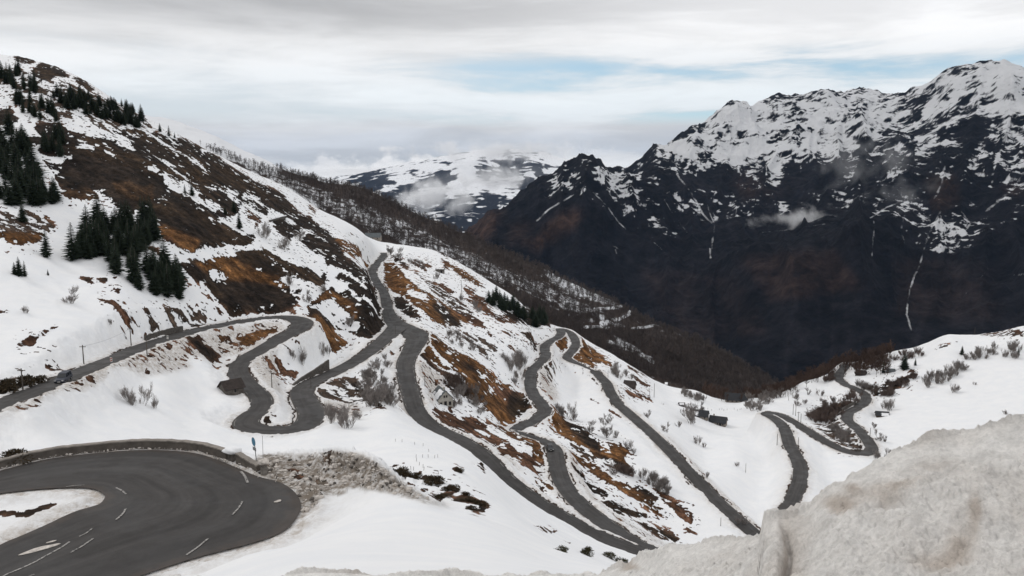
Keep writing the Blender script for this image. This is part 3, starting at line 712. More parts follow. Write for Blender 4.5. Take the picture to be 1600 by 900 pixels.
# paint and small relief
P_bare, P_dirt, P_tint, P_pile = paint_ground()
wx = fbm(GX * .25, GY * .25, 4, 5); wy = fbm(GX * .25, GY * .25, 4, 55)
wl = fbm(GX * .05, GY * .05, 3, 77)
near_k = sstep(GR, 25, 90)
af, ac = GX * .8 - GY * .6, GX * .6 + GY * .8
def relief_of(b, p):
    q = fbm(GX * .055, GY * .055, 5, 3) * .8 + b * REL1 + p * REL2 + (1 - b) * REL3
    return q * (.25 + .75 * near_k) * np.where(p > .3, 1, sstep(GR, 60, 120) * .8 + .2)
REL1 = np.abs(fbm(GX * .35, GY * .35, 5, 13)) * .75 + fbm(GX * .11, GY * .11, 3, 29) * .7
REL2 = np.abs(fbm(GX * .9, GY * .9, 5, 23)) * 1.7 + fbm(GX * .35, GY * .35, 3, 33) * .7
REL3 = fbm(GX * .5, GY * .5, 3, 43) * .07 + ridged(ac * .12, af * .05, 3, 47) * .25
uu, vv = pix(GX, GY, GZ)
rel = relief_of(bil(P_bare, uu, vv), bil(P_pile, uu, vv))
uu, vv = pix(GX, GY, GZ + rel)
wx2 = fbm(GX * 1.1, GY * 1.1, 3, 105); wy2 = fbm(GX * 1.1, GY * 1.1, 3, 155)
su, sv = uu + wx * 2.4 + wx2 * 1.8 + wl * 1.0, vv + wy * 1.7 + wy2 * 1.3
vis = (GZ + rel) / GR
runmax = np.maximum.accumulate(vis, 0)
hidden = sstep(runmax - vis, .004, .02)
infr = sstep(su, -60, -5) * (1 - sstep(su, 1605, 1660)) * (1 - sstep(sv, 905, 940))
wv = (1 - hidden) * infr
dflt = sstep(fbm(GX * .03, GY * .03, 5, 91), .0, .25) * .9
P_wide = blur(P_bare, 6)
wide = bil(P_wide, uu, vv) * wv + dflt * (1 - wv)
bare = bil(P_bare, su, sv) * wv + dflt * (1 - wv)
af, ac = GX * .8 - GY * .6, GX * .6 + GY * .8
st = fbm(ac / 2.4, af / 12, 5, 121, .6); st2 = fbm(GX / 2.6, GY / 2.6, 5, 131, .6)
bare_s = bare
wide2 = bil(blur(P_bare, 14), uu, vv) * wv + .15 * (1 - wv)
speck = sstep(fbm(GX * .75, GY * .75, 3, 201), .38, .46) * sstep(wide2, .012, .16) * sstep(GR, 84, 120)
bare = bare + (st * 2.0 + st2 * 1.8) * (.03 + .95 * np.sqrt(np.clip(wide * (1 - wide), 0, 1)))
dirt = bil(P_dirt, su, sv) * wv
tint = bil(P_tint, su, sv) * wv[..., None] + np.array(KCOL['D']) * (1 - wv[..., None])
tint = tint + (np.array((.070, .041, .020)) - tint) * ((.32 * sstep(fbm(GX * .035, GY * .035, 4, 207), .02, .3)) * (tint[..., 0] < .03))[..., None]
tint = tint * np.exp(st * 1.25 + st2 * 1.3 - .12)[..., None]
pile = bil(P_pile, uu, vv) * (1 - hidden) * infr
# stamp the roads into a 0.5 m raster: distance to the edge and road level
RS = .5
rx0, ry0, rnx, rny = -340.0, 30.0, 1240, 1300
Dm = np.full((rny, rnx), 50.0); Wz = np.zeros((rny, rnx)); Ws = np.zeros((rny, rnx))
RAD = 13.0
stamps = [(L[::1, 0], L[::1, 1], L[::1, 2], L[::1, 3] / 2) for L in road_lines]
hs = []
for t in np.linspace(0, 1, 26):
    q = (hp_out * (1 - t) + hp_in * t)[::2]
    hs.append(np.column_stack([q, np.full(len(q), .7)]))
hs = np.vstack(hs)
stamps.append((hs[:, 0], hs[:, 1], hs[:, 2], hs[:, 3]))
for X_, Y_, Z_, H_ in stamps:
    for x, y, z, h in zip(X_, Y_, Z_, H_):
        i0 = int((x - RAD - rx0) / RS); i1 = int((x + RAD - rx0) / RS); j0 = int((y - RAD - ry0) / RS); j1 = int((y + RAD - ry0) / RS)
        i0, j0 = max(i0, 0), max(j0, 0); i1, j1 = min(i1, rnx), min(j1, rny)
        if i1 <= i0 or j1 <= j0: continue
        gx = rx0 + (np.arange(i0, i1) + .5) * RS - x; gy = ry0 + (np.arange(j0, j1) + .5) * RS - y
        d = np.sqrt(gx[None] ** 2 + gy[:, None] ** 2) - h
        w = 1 / (np.maximum(d, 0) + .4) ** 4
        b = Dm[j0:j1, i0:i1]; np.minimum(b, d, out=b)
        Wz[j0:j1, i0:i1] += w * z; Ws[j0:j1, i0:i1] += w
Rz = Wz / np.maximum(Ws, 1e-9)
inr = (GX > rx0 + 1) & (GX < rx0 + rnx * RS - 1) & (GY > ry0 + 1) & (GY < ry0 + rny * RS - 1)
ru, rv = (GX - rx0) / RS, (GY - ry0) / RS
Wsu = bil(Ws, ru, rv); ed = np.where(inr, bil(Dm, ru, rv), 50); rz = np.where(inr & (Wsu > 1e-9), bil(Rz, ru, rv), GZ)
edn = ed + fbm(GX * .8, GY * .8, 4, 61) * .7 + fbm(GX * .16, GY * .16, 3, 63) * 1.3 * sstep(GR, 84, 125)
berm = np.exp(-((edn - 1.0) / .65) ** 2) * (.32 + .30 * fbm(GX * .45, GY * .45, 4, 71))
hpd = np.full(1, 0.0)
k = sstep(edn, .15, 6.5)
base = GZ + rel
GZ = np.where(ed < 40, (rz - .10 - .05 * (edn < .1)) * (1 - k) + base * k + berm * (1 - k * .4), base)
dirt = np.maximum(dirt, np.where(ed < 12, .75 * np.exp(-np.maximum(edn, 0) / 1.6), 0))
edgeg = sstep(GR, 84, 125) * np.where(ed < 12, np.exp(-((edn - .05) / np.clip(GR * .0016, .16, .42)) ** 2), 0) * sstep(fbm(GX * .06, GY * .06, 3, 83), -.45, .1)
bare = bare - .9 * sstep(fbm(GX * .42, GY * .42, 3, 211), .41, .50) * sstep(GR, 150, 220) * (1 - sstep(wide, .93, 1.0) * .6)
bare = np.maximum(np.maximum(bare, speck * .85) * sstep(edn, .4, 1.6), edgeg * .9)
tint = tint * (1 - edgeg[..., None]) + np.array((.055, .042, .034)) * edgeg[..., None]

M_ground = ground_material()
ground = grid_mesh('ground', GX, GY, GZ, M_ground, dict(bare=bare, dirt=dirt, pile=pile), dict(tint=tint))
tag(ground, 'snow-patched mountainside with withered grass and heather', None, None, 'structure')

GS = GZ / GR
GSmax = np.maximum.accumulate(GS, 0)


def hit(u, v):
    """photo pixel -> point of the mountainside that is seen there"""
    az, s = ray(u, v)
    c = int(np.clip(round((az - AZ0) / DAZ), 0, len(g_az) - 1))
    col = GSmax[:, c]
    i = int(np.searchsorted(col, s))
    if i >= len(col):
        i = int(np.argmax(GS[:, c]))
        r = g_r[i]
        return Vector((r * math.sin(az), r * math.cos(az), GZ[i, c]))
    i = max(i, 1)
    a, b = GS[i - 1, c], GS[i, c]
    t = 0 if b == a else float(np.clip((s - a) / (b - a), 0, 1))
    r = g_r[i - 1] * (1 - t) + g_r[i] * t
    return Vector((r * math.sin(az), r * math.cos(az), r * float(s)))


def height(x, y):
    az = math.atan2(x, y); r = math.hypot(x, y)
    c = np.clip((az - AZ0) / DAZ, 0, len(g_az) - 1.01); i = int(np.clip(np.searchsorted(g_r, r) - 1, 0, len(g_r) - 2))
    c0 = int(c); fc = c - c0; t = float(np.clip((r - g_r[i]) / (g_r[i + 1] - g_r[i]), 0, 1))
    z = GZ[i:i + 2, c0:c0 + 2]
    return float((z[0, 0] * (1 - fc) + z[0, 1] * fc) * (1 - t) + (z[1, 0] * (1 - fc) + z[1, 1] * fc) * t)


# ------------------------------------------------------------------ road surfaces
def asphalt_material():
    m, nb, bs = mat('wet_asphalt')
    pos = nb.new('ShaderNodeNewGeometry').outputs['Position']
    n1 = nb.noise(pos, .22, 5, .6); n2 = nb.noise(pos, 14, 4, .7); n3 = nb.noise(pos, .9, 5, .65)
    c = nb.ramp(nb.math('ADD', nb.math('MULTIPLY', n1, .6), nb.math('MULTIPLY', n3, .4)), [(.32, (.0335, .031, .0295)), (.5, (.046, .0425, .0405)), (.68, (.058, .054, .0515))])
    acr, aln = nb.attr('acr'), nb.attr('aln')
    tr = nb.noise(nb.vec(nb.math('MULTIPLY', acr, 9.0), nb.math('MULTIPLY', aln, .045), 2.0), 1.0, 5, .65, .3)
    tr2 = nb.noise(nb.vec(nb.math('MULTIPLY', acr, 3.0), nb.math('MULTIPLY', aln, .02), 7.0), 1.0, 4, .6, .3)
    f = nb.math('MULTIPLY', nb.smooth(n2, .3, .7, .86, 1.14), nb.math('MULTIPLY', nb.smooth(tr, .3, .7, .74, 1.26), nb.smooth(tr2, .35, .65, .86, 1.12)))
    edge_ = nb.math('ABSOLUTE', nb.math('SUBTRACT', acr, .5))
    c = nb.mix(1.0, c, nb.vec(f, f, f)); c.node.blend_type = 'MULTIPLY'
    gr_ = nb.math('MULTIPLY', nb.smooth(nb.math('ADD', edge_, nb.math('MULTIPLY', nb.math('SUBTRACT', n3, .5), .22)), .42, .50), .55)
    c = nb.mix(gr_, c, (.070, .055, .045))
    nb.put(bs.inputs['Base Color'], c)
    nb.put(bs.inputs['Roughness'], nb.smooth(n1, .4, .6, .55, .8))
    bs.inputs['Specular IOR Level'].default_value = .25
    return m


M_road = asphalt_material()


def strip(L, across=6):
    T = np.gradient(L[:, :2], axis=0); T /= np.linalg.norm(T, axis=1)[:, None] + 1e-9
    N = np.stack([-T[:, 1], T[:, 0]], -1)
    w = np.linspace(-.5, .5, across)
    X = L[:, None, 0] + N[:, None, 0] * w * L[:, None, 3]; Y = L[:, None, 1] + N[:, None, 1] * w * L[:, None, 3]
    Z = np.repeat(L[:, 2:3], across, 1) + .03 * (1 - (2 * w[None]) ** 2)
    s_ = np.concatenate([[0], np.cumsum(np.linalg.norm(np.diff(L[:, :2], axis=0), axis=1))])
    strip.att = dict(acr=np.repeat(w[None] + .5, len(L), 0), aln=np.repeat(s_[:, None], across, 1))
    return X, Y, Z


for k, L in enumerate(road_lines):
    X, Y, Z = strip(L)
    o = grid_mesh('road', X, Y, Z + k * .006, M_road, strip.att)
    tag(o, kind='structure')
t = np.linspace(0, 1, 14)[None]
X = hp_out[:, :1] * (1 - t) + hp_in[:, :1] * t; Y = hp_out[:, 1:2] * (1 - t) + hp_in[:, 1:2] * t
Z = np.full_like(X, HZ) + fbm(X * .15, Y * .15, 2, 9) * .03
s_ = np.concatenate([[0], np.cumsum(np.linalg.norm(np.diff((hp_out + hp_in)[:, :2] / 2, axis=0), axis=1))])
o = grid_mesh('road', X, Y, Z, M_road, dict(acr=np.repeat(t, len(X), 0), aln=np.repeat(s_[:, None], 14, 1))); tag(o, kind='structure')
# ------------------------------------------------------------------ snow bank thrown up by the plough right before the viewer
BANK = [(150,930,9),(230,918,9),(300,909,9),(500,898,8.5),(700,905,8.5),(900,902,8),(980,889,7),(1020,873,6.4),(1050,860,6),(1100,850,5.8),(1150,845,5.5),(1186,839,5.2),(1194,826,4.7),(1215,818,4.6),(1240,814,4.6),(1262,800,4.6),(1290,770,4.6),(1330,741,4.6),(1370,716,4.7),(1400,706,4.7),(1450,689,4.8),(1500,677,4.9),(1560,669,4.9),(1600,665,4.9),(1700,657,4.9),(1850,650,4.9)]


def build_bank():
    a, s = ray([b[0] for b in BANK], [b[1] for b in BANK])
    az = np.arange(R(-33), R(43), R(.07))
    rc = np.interp(az, a, [b[2] for b in BANK]); sc_ = np.interp(az, a, s)
    r0 = np.interp(az, np.radians([-33, 8, 18, 43]), [4.2, 4.0, 3.0, 2.6])
    t = np.concatenate([np.linspace(-.35, 1, 330), 1 + np.linspace(0, 1, 90)[1:] ** 1.5 * 1.9])[:, None]
    rr = np.where(t < 1, r0 + (rc - r0) * t, rc + (t - 1) * 4.5)
    s0 = -.64
    sl = np.where(t < 1, s0 + (sc_ - s0) * np.sign(t) * np.abs(t) ** .85, 0)
    z = np.where(t < 1, sl * rr, sc_ * rc - (rr - rc) * .55 - (rr - rc) ** 2 * .10)
    A = np.repeat(az[None], len(t), 0)
    X, Y = rr * np.sin(A), rr * np.cos(A)
    lump = fbm(X * 1.3, Y * 1.3, 4, 301) * .12 + fbm(X * 4.2, Y * 4.2, 4, 311) * .060 + np.abs(fbm(X * 11, Y * 11, 3, 321)) * .040 + np.abs(fbm(X * 36, Y * 36, 2, 331)) * .024
    lump *= np.where(t < 1, .35 + .65 * sstep(1 - t, 0, .25), 1)
    u, v = pix(X, Y, z)
    # cleft in the left end of the bank
    gr = np.exp(-((u - 1229 - 5 * np.sin(v * .06)) / 8.0) ** 2) * sstep(v, 812, 845)
    lump -= gr * .07
    lump += np.exp(-((u - 1208) / 14.0) ** 2 - ((v - 865) / 40) ** 2) * .04
    z = z + lump
    dirt = np.full(X.shape, .10) + sstep(u, 1000, 1250) * .14 + .22 * np.exp(-((u - 1235) / 32.0) ** 2) * (v > 810)
    for du, dv, w, h, k in [(1312,790,24,12,.8),(1332,765,14,8,.5),(1405,762,40,7,.35),(1375,775,40,12,.35),(1522,815,10,22,.6),(1500,850,22,16,.5),(1480,868,30,10,.3),(1460,735,40,14,.22),(1420,690,60,10,.2),(1228,868,5,34,.22),(1450,875,60,20,.25),
                            (330,887,70,9,.55),(420,886,50,9,.5),(500,890,40,8,.45),(560,896,30,6,.5),(830,890,12,6,.8),(910,892,25,6,.7),(985,892,14,6,.7),(260,893,30,6,.4),(660,895,30,6,.3)]:
        dirt += k * np.exp(-((u - du) / w) ** 2 - ((v - dv) / h) ** 2)
    dirt += fbm(X * 1.1, Y * 1.1, 4, 341) * .16
    dirt = np.where(u < 960, dirt - .15, dirt)
    m, nb, bs = mat('dirty_snow')
    pos = nb.new('ShaderNodeNewGeometry').outputs['Position']
    d = nb.attr('dirt')
    n1 = nb.noise(pos, 9, 8, .74); n2 = nb.noise(pos, 45, 4, .75); n3 = nb.noise(pos, 2.2, 5, .6)
    c = nb.mix(nb.smooth(nb.math('ADD', d, nb.math('MULTIPLY', nb.math('SUBTRACT', n3, .5), .6)), .0, .75), (.80, .78, .75), (.55, .49, .435))
    c = nb.mix(nb.smooth(nb.math('ADD', nb.math('MULTIPLY', d, .55), nb.math('MULTIPLY', nb.math('SUBTRACT', n1, .5), 1.5)), .46, .80, 0, .85), c, (.14, .118, .10))
    c = nb.mix(nb.math('MULTIPLY', nb.smooth(n2, .62, .72), nb.smooth(d, .2, .8)), c, (.07, .06, .05))
    f = nb.math('MULTIPLY', nb.smooth(n1, .3, .7, .84, 1.10), nb.smooth(n2, .3, .7, .90, 1.08))
    c = nb.mix(1.0, c, nb.vec(f, f, f)); c.node.blend_type = 'MULTIPLY'
    nb.put(bs.inputs['Base Color'], c)
    bs.inputs['Roughness'].default_value = .85
    b = nb.new('ShaderNodeBump'); nb.put(b.inputs['Height'], nb.math('ADD', n1, nb.math('MULTIPLY', n2, .35)))
    b.inputs['Strength'].default_value = .7; b.inputs['Distance'].default_value = .06
    nb.l.new(b.outputs[0], bs.inputs['Normal'])
    o = grid_mesh('snow_bank', X, Y, z, m, dict(dirt=np.clip(dirt, 0, 1.3)))
    tag(o, 'dirty grey-white snow bank filling the lower right foreground', None, None, 'structure')


build_bank()


def relief(ct, az0, az1, daz, r0, r1, nr, coarse=(160, 160), kx=4.0, lam=2e-4):
    P, V, seen = [], [], set()
    for u, v, r in ct:
        az, s = ray(u, v)
        k = (round(float(az) * 900), round(math.log(r) * 200))
        if k in seen: continue
        seen.add(k); P.append((az * kx, math.log(r))); V.append(float(s))
    tp = tps_fit(np.array(P), np.array(V), lam)
    ga = np.arange(az0, az1, daz); gl = np.linspace(math.log(r0), math.log(r1), nr)
    ca, cl = np.meshgrid(np.linspace(az0, az1, coarse[0]) * kx, np.linspace(gl[0], gl[-1], coarse[1]))
    S = tps_eval(tp, np.stack([ca.ravel(), cl.ravel()], -1)).reshape(ca.shape)
    S = cubic_up(S, (ga - az0) / (az1 - az0) * (coarse[0] - 1), 1)
    S = cubic_up(S, np.linspace(0, coarse[1] - 1, nr), 0)
    A, G = np.meshgrid(ga, np.exp(gl))
    return A, G, G * np.sin(A), G * np.cos(A), S * G


def stroke(F, pts, w, val=1.0):
    """brush a line of width w (pixels) into field F"""
    for (ax, ay), (bx, by) in zip(pts[:-1], pts[1:]):
        x0, x1 = int(max(min(ax, bx) - w - 2, 0)), int(min(max(ax, bx) + w + 3, F.shape[1])); y0, y1 = int(max(min(ay, by) - w - 2, 0)), int(min(max(ay, by) + w + 3, F.shape[0]))
        if x1 <= x0 or y1 <= y0: continue
        gx, gy = np.meshgrid(np.arange(x0, x1) + .5, np.arange(y0, y1) + .5)
        dx, dy = bx - ax, by - ay; L = dx * dx + dy * dy + 1e-6
        t = np.clip(((gx - ax) * dx + (gy - ay) * dy) / L, 0, 1)
        d = np.hypot(gx - ax - t * dx, gy - ay - t * dy)
        a = np.clip(w / 2 + .5 - d, 0, 1) * val
        F[y0:y1, x0:x1] = np.maximum(F[y0:y1, x0:x1], a)


# ------------------------------------------------------------------ wooded ridge across the side valley
RSIL = [(-150,60,1300),(0,110,1250),(100,150,1200),(200,176,1150),(260,186,1100),(310,206,1080),(345,221,1060),(390,242,1040),(430,259,1020),(480,277,1000),(540,288,1000),(580,300,1000),(620,321,990),(680,349,980),(720,366,970),(780,392,950),(850,422,930),(900,446,910),(960,473,890),(1000,497,880),(1050,517,860),(1100,536,840),(1150,564,820),(1200,592,800),(1260,620,780),(1400,660,760)]
rc_ = list(RSIL)
for u, v, r in RSIL: rc_ += [(u, v + 15, r * 1.12), (u, v + 50, r * 1.35)]
rc_ += [(200,230,950),(300,250,900),(400,300,860),(500,340,850),(600,370,840),(700,400,830),(800,440,800),(900,490,780),(1000,545,760),(1100,590,740),(1200,620,720),(0,200,950),
        (0,300,800),(200,300,780),(300,330,740),(400,360,730),(500,400,720),(600,440,710),(700,470,700),(800,510,690),(900,560,680),(1000,610,670),(1100,640,660),(1200,650,640),(1400,690,640)]
HA, HR, HX, HY, HZ_ = relief(rc_, R(-42), R(26), R(.09), 620, 1500, 420)
HZ_ = HZ_ + fbm(HX * .012, HY * .012, 5, 401) * 7 + fbm(HX * .07, HY * .07, 3, 411) * 1.2
hs_ = HZ_ / HR
HMX = np.maximum.accumulate(hs_, 0)
h_az = HA[0]; h_r = HR[:, 0]


def hit_ridge(u, v):
    az, s = ray(u, v)
    c = int(np.clip(round((az - h_az[0]) / R(.09)), 0, len(h_az) - 1))
    i = int(np.searchsorted(HMX[:, c], s))
    if i >= len(h_r): return None
    return Vector((h_r[i] * math.sin(az), h_r[i] * math.cos(az), HZ_[i, c]))


Fb = np.full((900, 1600), .72)
def fp(F, pts, val):
    s_, m = fill(pts)
    if s_ is not None: F[s_][m] = val
fp(Fb, [(150,100),(260,170),(345,212),(445,262),(430,270),(360,250),(320,236),(270,222),(200,220)], 0)
LOW = [(300,222),(345,245),(420,285),(520,325),(560,345),(620,380),(740,405),(860,470),(960,520),(1100,600),(1200,640),(1300,640),(1180,560),(1100,552),(1000,512),(940,488),(900,490),(830,462),(760,436),(690,410),(600,368),(520,332),(440,302),(380,270)]
fp(Fb, LOW, 1)
fp(Fb, [(380,258),(430,270),(480,288),(560,316),(640,350),(720,388),(800,424),(880,455),(950,492),(990,512),(960,515),(900,492),(830,462),(760,436),(690,408),(600,368),(520,335),(440,304),(390,275)], .50)
fp(Fb, [(850,415),(900,430),(950,462),(965,478),(930,470),(900,462),(860,440)], .25)
fp(Fb, [(950,518),(975,528),(1000,545),(1030,565),(1010,560),(970,540)], .40)
Fb = blur(Fb, 3)
Fs = np.zeros((900, 1600))
for pts, w in [([(930,483),(960,481),(978,477),(986,484),(983,491),(962,501)],3.2),([(914,511),(945,510),(949,502)],3.0),([(940,505),(948,512)],5),([(988,513),(1010,511),(1032,506)],2.4),([(1060,522),(1077,517)],2.2),([(950,533),(972,540)],3),([(1000,552),(1020,566)],3)]: stroke(Fs, pts, w)
hu, hv = pix(HX, HY, HZ_)
hb = bil(Fb, hu, hv); hsn = bil(Fs, hu, hv)


def ridge_material():
    m, nb, bs = mat('wooded_ground')
    pos = nb.new('ShaderNodeNewGeometry').outputs['Position']
    n1 = nb.noise(pos, .10, 7, .7); n2 = nb.noise(pos, .4, 5, .7)
    k = nb.math('ADD', nb.attr('bare'), nb.math('MULTIPLY', nb.math('SUBTRACT', n1, .5), 1.3))
    k = nb.math('SUBTRACT', k, nb.math('MULTIPLY', nb.attr('track'), 1.6))
    mk = nb.smooth(k, .42, .58)
    f = nb.smooth(n2, .3, .7, .6, 1.35)
    g = nb.mix(1.0, (.048, .034, .028), nb.vec(f, f, f)); g.node.blend_type = 'MULTIPLY'
    nb.put(bs.inputs['Base Color'], nb.mix(mk, (.70, .71, .73), g))
    return m


o = grid_mesh('wooded_ridge', HX, HY, HZ_, ridge_material(), dict(bare=hb, track=hsn))
tag(o, 'dark wooded ridge behind the hairpin slope', None, None, 'structure')

# ------------------------------------------------------------------ the great mountain across the valley
CREST = [(960,263,5600),(990,255,5600),(1020,234,5700),(1060,217,5800),(1090,200,5900),(1130,166,6000),(1150,157,6000),(1175,162,6100),(1210,150,6200),(1235,155,6300),(1270,146,6400),(1290,141,6400),(1330,138,6500),(1350,137,6500),(1385,143,6500),(1410,141,6400),(1440,126,6300),(1470,108,6200),(1500,94,6100),(1530,95,6000),(1562,90,6000),(1600,100,5900),(1700,140,5700),(1820,175,5500)]
PEAK = [(700,364,4500),(720,353,4550),(760,328,4600),(800,303,4600),(850,273,4600),(890,255,4600),(915,249,4600),(950,256,4650),(985,260,4700)]
SPUR = [(1130,415,3700),(1160,386,3650),(1190,366,3600),(1250,357,3600),(1330,345,3600)]
mc = CREST + PEAK + SPUR + [(1020,262,4800),(1060,265,4900),(1100,268,5000)]
for u, v, r in CREST: mc += [(u, v + 25, r * 1.1), (u, v + 80, r * 1.3)]
for u, v, r in PEAK: mc += [(u, v + 8, r * 1.06), (u, v + 20, r * 1.14)]
mc += [(1190,376,3850),(1250,368,3850),(1320,358,3800),(1200,336,4450),(1260,330,4400),
       (1050,245,5300),(1100,232,5450),(1200,210,5600),(1200,260,5100),(1300,200,5700),(1300,260,5000),(1400,200,5600),(1400,240,5100),(1500,160,5600),(1500,250,4800),(1600,180,5300),(1600,260,4700),(1700,250,4600),(1130,215,5600),(1150,190,5800),(1330,170,6050),(1410,175,5900),(1460,150,5900),(1540,130,5700),
       (1100,300,4600),(1100,360,4200),(1200,310,4600),(1300,305,4350),(1400,320,4000),(1500,330,4100),(1600,340,4000),(1700,340,4000),
       (750,370,4300),(800,350,4200),(850,320,4300),(900,300,4300),(915,290,4300),(950,300,4350),(1000,320,4300),(850,400,3950),(900,380,3950),(950,420,3800),(1000,400,3900),(1050,380,4050),(1000,470,3550),(1100,440,3600),(1050,520,3250),(1150,500,3300),(1200,450,3350),(1300,420,3400),(1400,420,3500),(1500,430,3500),(1600,420,3500),(1700,420,3500),(1300,500,3150),(1400,500,3150),(1500,500,3200),(1600,500,3200),(1150,580,2950),(1250,570,2950),(1350,560,2950),(1450,560,2950),(1600,570,2950),(1750,560,2950),(1000,560,3050),(900,480,3400),(800,420,3800),(1100,660,2600),(1400,660,2600),(800,600,2700),(1700,680,2600),(700,420,3900),(650,420,3900)]
MA, MR, MX, MY, MZ = relief(mc, R(-8), R(42), R(.05), 2500, 7600, 620, (220, 220))
rg = ridged(MX / 900, MY / 900, 6, 501) - .45
rgf = ridged(MX / 210, MY / 210, 5, 511) - .4
gul = ridged(MA * 38 + fbm(MX / 600, MY / 600, 3, 521) * .5, np.log(MR) * 6 + MA * 9, 5, 531) - .4
MZ0 = MZ.copy()
hk = sstep(MR, 2900, 3600) * (1 - .35 * sstep(MZ, 350, 650))
MZ = MZ + (rg * 95 + rgf * 40 + gul * 60 + fbm(MX / 60, MY / 60, 4, 541) * 15) * hk
mu, mv = pix(MX, MY, MZ)
# slope and height rule where snow lies
eu = MR * R(.05)
dzr = np.gradient(MZ, axis=0) / np.gradient(MR, axis=0); dza = np.gradient(MZ, axis=1) / eu
slope = np.hypot(dzr, dza)
Fm = np.zeros((900, 1600))          # share of snow
fp(Fm, [(960,270),(990,250),(1060,210),(1130,150),(1210,140),(1400,130),(1500,85),(1600,80),(1620,90),(1620,230),(1560,190),(1500,175),(1480,170),(1450,185),(1410,210),(1380,240),(1330,235),(1280,240),(1230,262),(1190,270),(1130,262),(1050,258)], .82)
fp(Fm, [(1380,240),(1410,205),(1480,165),(1560,190),(1620,225),(1620,290),(1500,270),(1440,300),(1370,290)], .52)
fp(Fm, [(1330,250),(1620,270),(1620,330),(1540,380),(1460,400),(1400,360),(1340,330),(1300,290)], .25)
fp(Fm, [(890,265),(960,262),(1010,280),(1040,300),(1060,350),(1040,370),(1000,350),(960,325),(920,300),(915,265)], .62)
fp(Fm, [(860,290),(890,262),(912,255),(915,290),(890,310),(840,320)], .46)
fp(Fm, [(1050,300),(1180,290),(1300,300),(1330,330),(1180,340),(1080,345)], .20)
fp(Fm, [(1130,265),(1180,258),(1230,262),(1200,285),(1150,280)], .4)
Fm = blur(Fm, 15)
Fl = np.zeros((900, 1600))
for pts, w, val in [([(912,292),(895,305),(860,325),(838,345)],3.5,.8),([(925,300),(945,320),(965,345),(978,358)],3,.8),([(1058,272),(1080,300),(1100,335),(1117,352),(1110,385),(1112,402)],4,.75),([(1105,320),(1118,350)],3,.7),([(1060,345),(1074,362)],2.5,.7),([(1022,378),(1042,398)],2.5,.6),([(1038,315),(1050,332)],3,.7),
    ([(1478,255),(1472,285),(1460,310)],4,.75),([(1430,300),(1415,330),(1408,360),(1412,380)],4,.6),([(1470,330),(1450,370),(1440,400),(1425,440),(1418,470),(1416,492),(1425,515)],4,.75),([(1500,330),(1515,350),(1495,385)],4,.7),([(1560,400),(1535,430),(1505,465)],2.5,.5),([(1365,345),(1363,400)],3,.7),([(1360,340),(1390,322),(1420,310)],3,.8),([(1190,364),(1250,356),(1330,343),(1350,336)],2,.7),
    ([(720,350),(760,325),(800,300)],2,.4),([(1585,430),(1600,428)],5,.8),([(1450,510),(1460,505)],3,.6),([(1155,320),(1190,310)],6,.45),([(945,378),(965,388)],3,.5),([(960,390),(962,395)],4,.6),([(1380,235),(1440,215),(1500,180)],4,.9),([(1150,285),(1170,300)],3,.5),([(800,300),(830,282)],3,.6),([(850,300),(880,280)],3,.6),([(1540,330),(1590,290),(1600,270)],5,.6),([(1250,330),(1235,345)],3,.5),([(1155,345),(1140,360)],2,.5)]: stroke(Fl, pts, w, val)
Fr = np.zeros((900, 1600))          # reddish grass
for pts, val in [([(720,360),(745,335),(790,330),(760,380),(735,375)],.8),([(880,330),(910,330),(905,350),(860,375),(840,390),(820,385),(850,360)],.9),([(800,350),(840,345),(820,380),(790,385)],.4),([(1130,270),(1180,270),(1200,300),(1160,310)],.4),([(1450,280),(1490,270),(1500,320),(1460,330)],.7),([(1250,280),(1200,310),(1180,300)],.3),([(1560,290),(1600,290),(1590,310)],.5),([(1150,400),(1300,390),(1350,450),(1200,470)],.35),([(1000,420),(1150,430),(1200,520),(1050,540)],.18),([(1400,400),(1560,420),(1560,500),(1400,500)],.2),([(1020,480),(1060,470),(1100,520),(1060,540)],.2)]: fp(Fr, pts, val)
Fr = blur(Fr, 7)
sn = bil(Fm, mu, mv)
wob = fbm(MX / 160, MY / 160, 5, 551)
streak = ridged(MA * 120 + MZ / 420 + fbm(MX / 250, MY / 250, 4, 571) * 1.4, MZ / 210 - MA * 14, 5, 561)
blot = fbm(MX / 70, MZ / 45, 5, 581)
ma = MA * 5000; ml = -MZ
wrp = fbm(ma / 420, ml / 420, 4, 621)
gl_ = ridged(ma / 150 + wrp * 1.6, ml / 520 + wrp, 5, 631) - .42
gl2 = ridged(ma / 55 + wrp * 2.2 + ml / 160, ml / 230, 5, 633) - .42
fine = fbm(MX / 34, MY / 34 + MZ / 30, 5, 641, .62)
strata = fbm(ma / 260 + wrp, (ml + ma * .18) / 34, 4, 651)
sv = sn * 1.35 - .20 + (.55 - np.clip(slope, 0, 1.6)) * .55 * (1 - .5 * sn) + (gl_ * .95 + gl2 * .75 + wob * .7 + blot * .6 + fine * 1.3 + strata * .25) * sstep(sn, .01, .2) * (1.2 - .6 * sn)
ln = bil(Fl, mu + wob * 3, mv + blot * 1.5)
sv = np.maximum(sv, ln * (.58 + .42 * fbm(MX / 38, MZ / 24, 4, 591)))
m, nb, bs = mat('mountain_rock')
pos = nb.new('ShaderNodeNewGeometry').outputs['Position']
n1 = nb.noise(pos, .012, 8, .7); n2 = nb.noise(pos, .05, 6, .7)
k = nb.math('ADD', nb.attr('snow'), nb.math('MULTIPLY', nb.math('SUBTRACT', n2, .5), .45))
mk = nb.smooth(k, .28, .70)
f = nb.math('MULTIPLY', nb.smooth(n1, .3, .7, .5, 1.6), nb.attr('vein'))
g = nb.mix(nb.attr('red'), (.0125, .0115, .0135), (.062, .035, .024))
g = nb.mix(1.0, g, nb.vec(f, f, f)); g.node.blend_type = 'MULTIPLY'
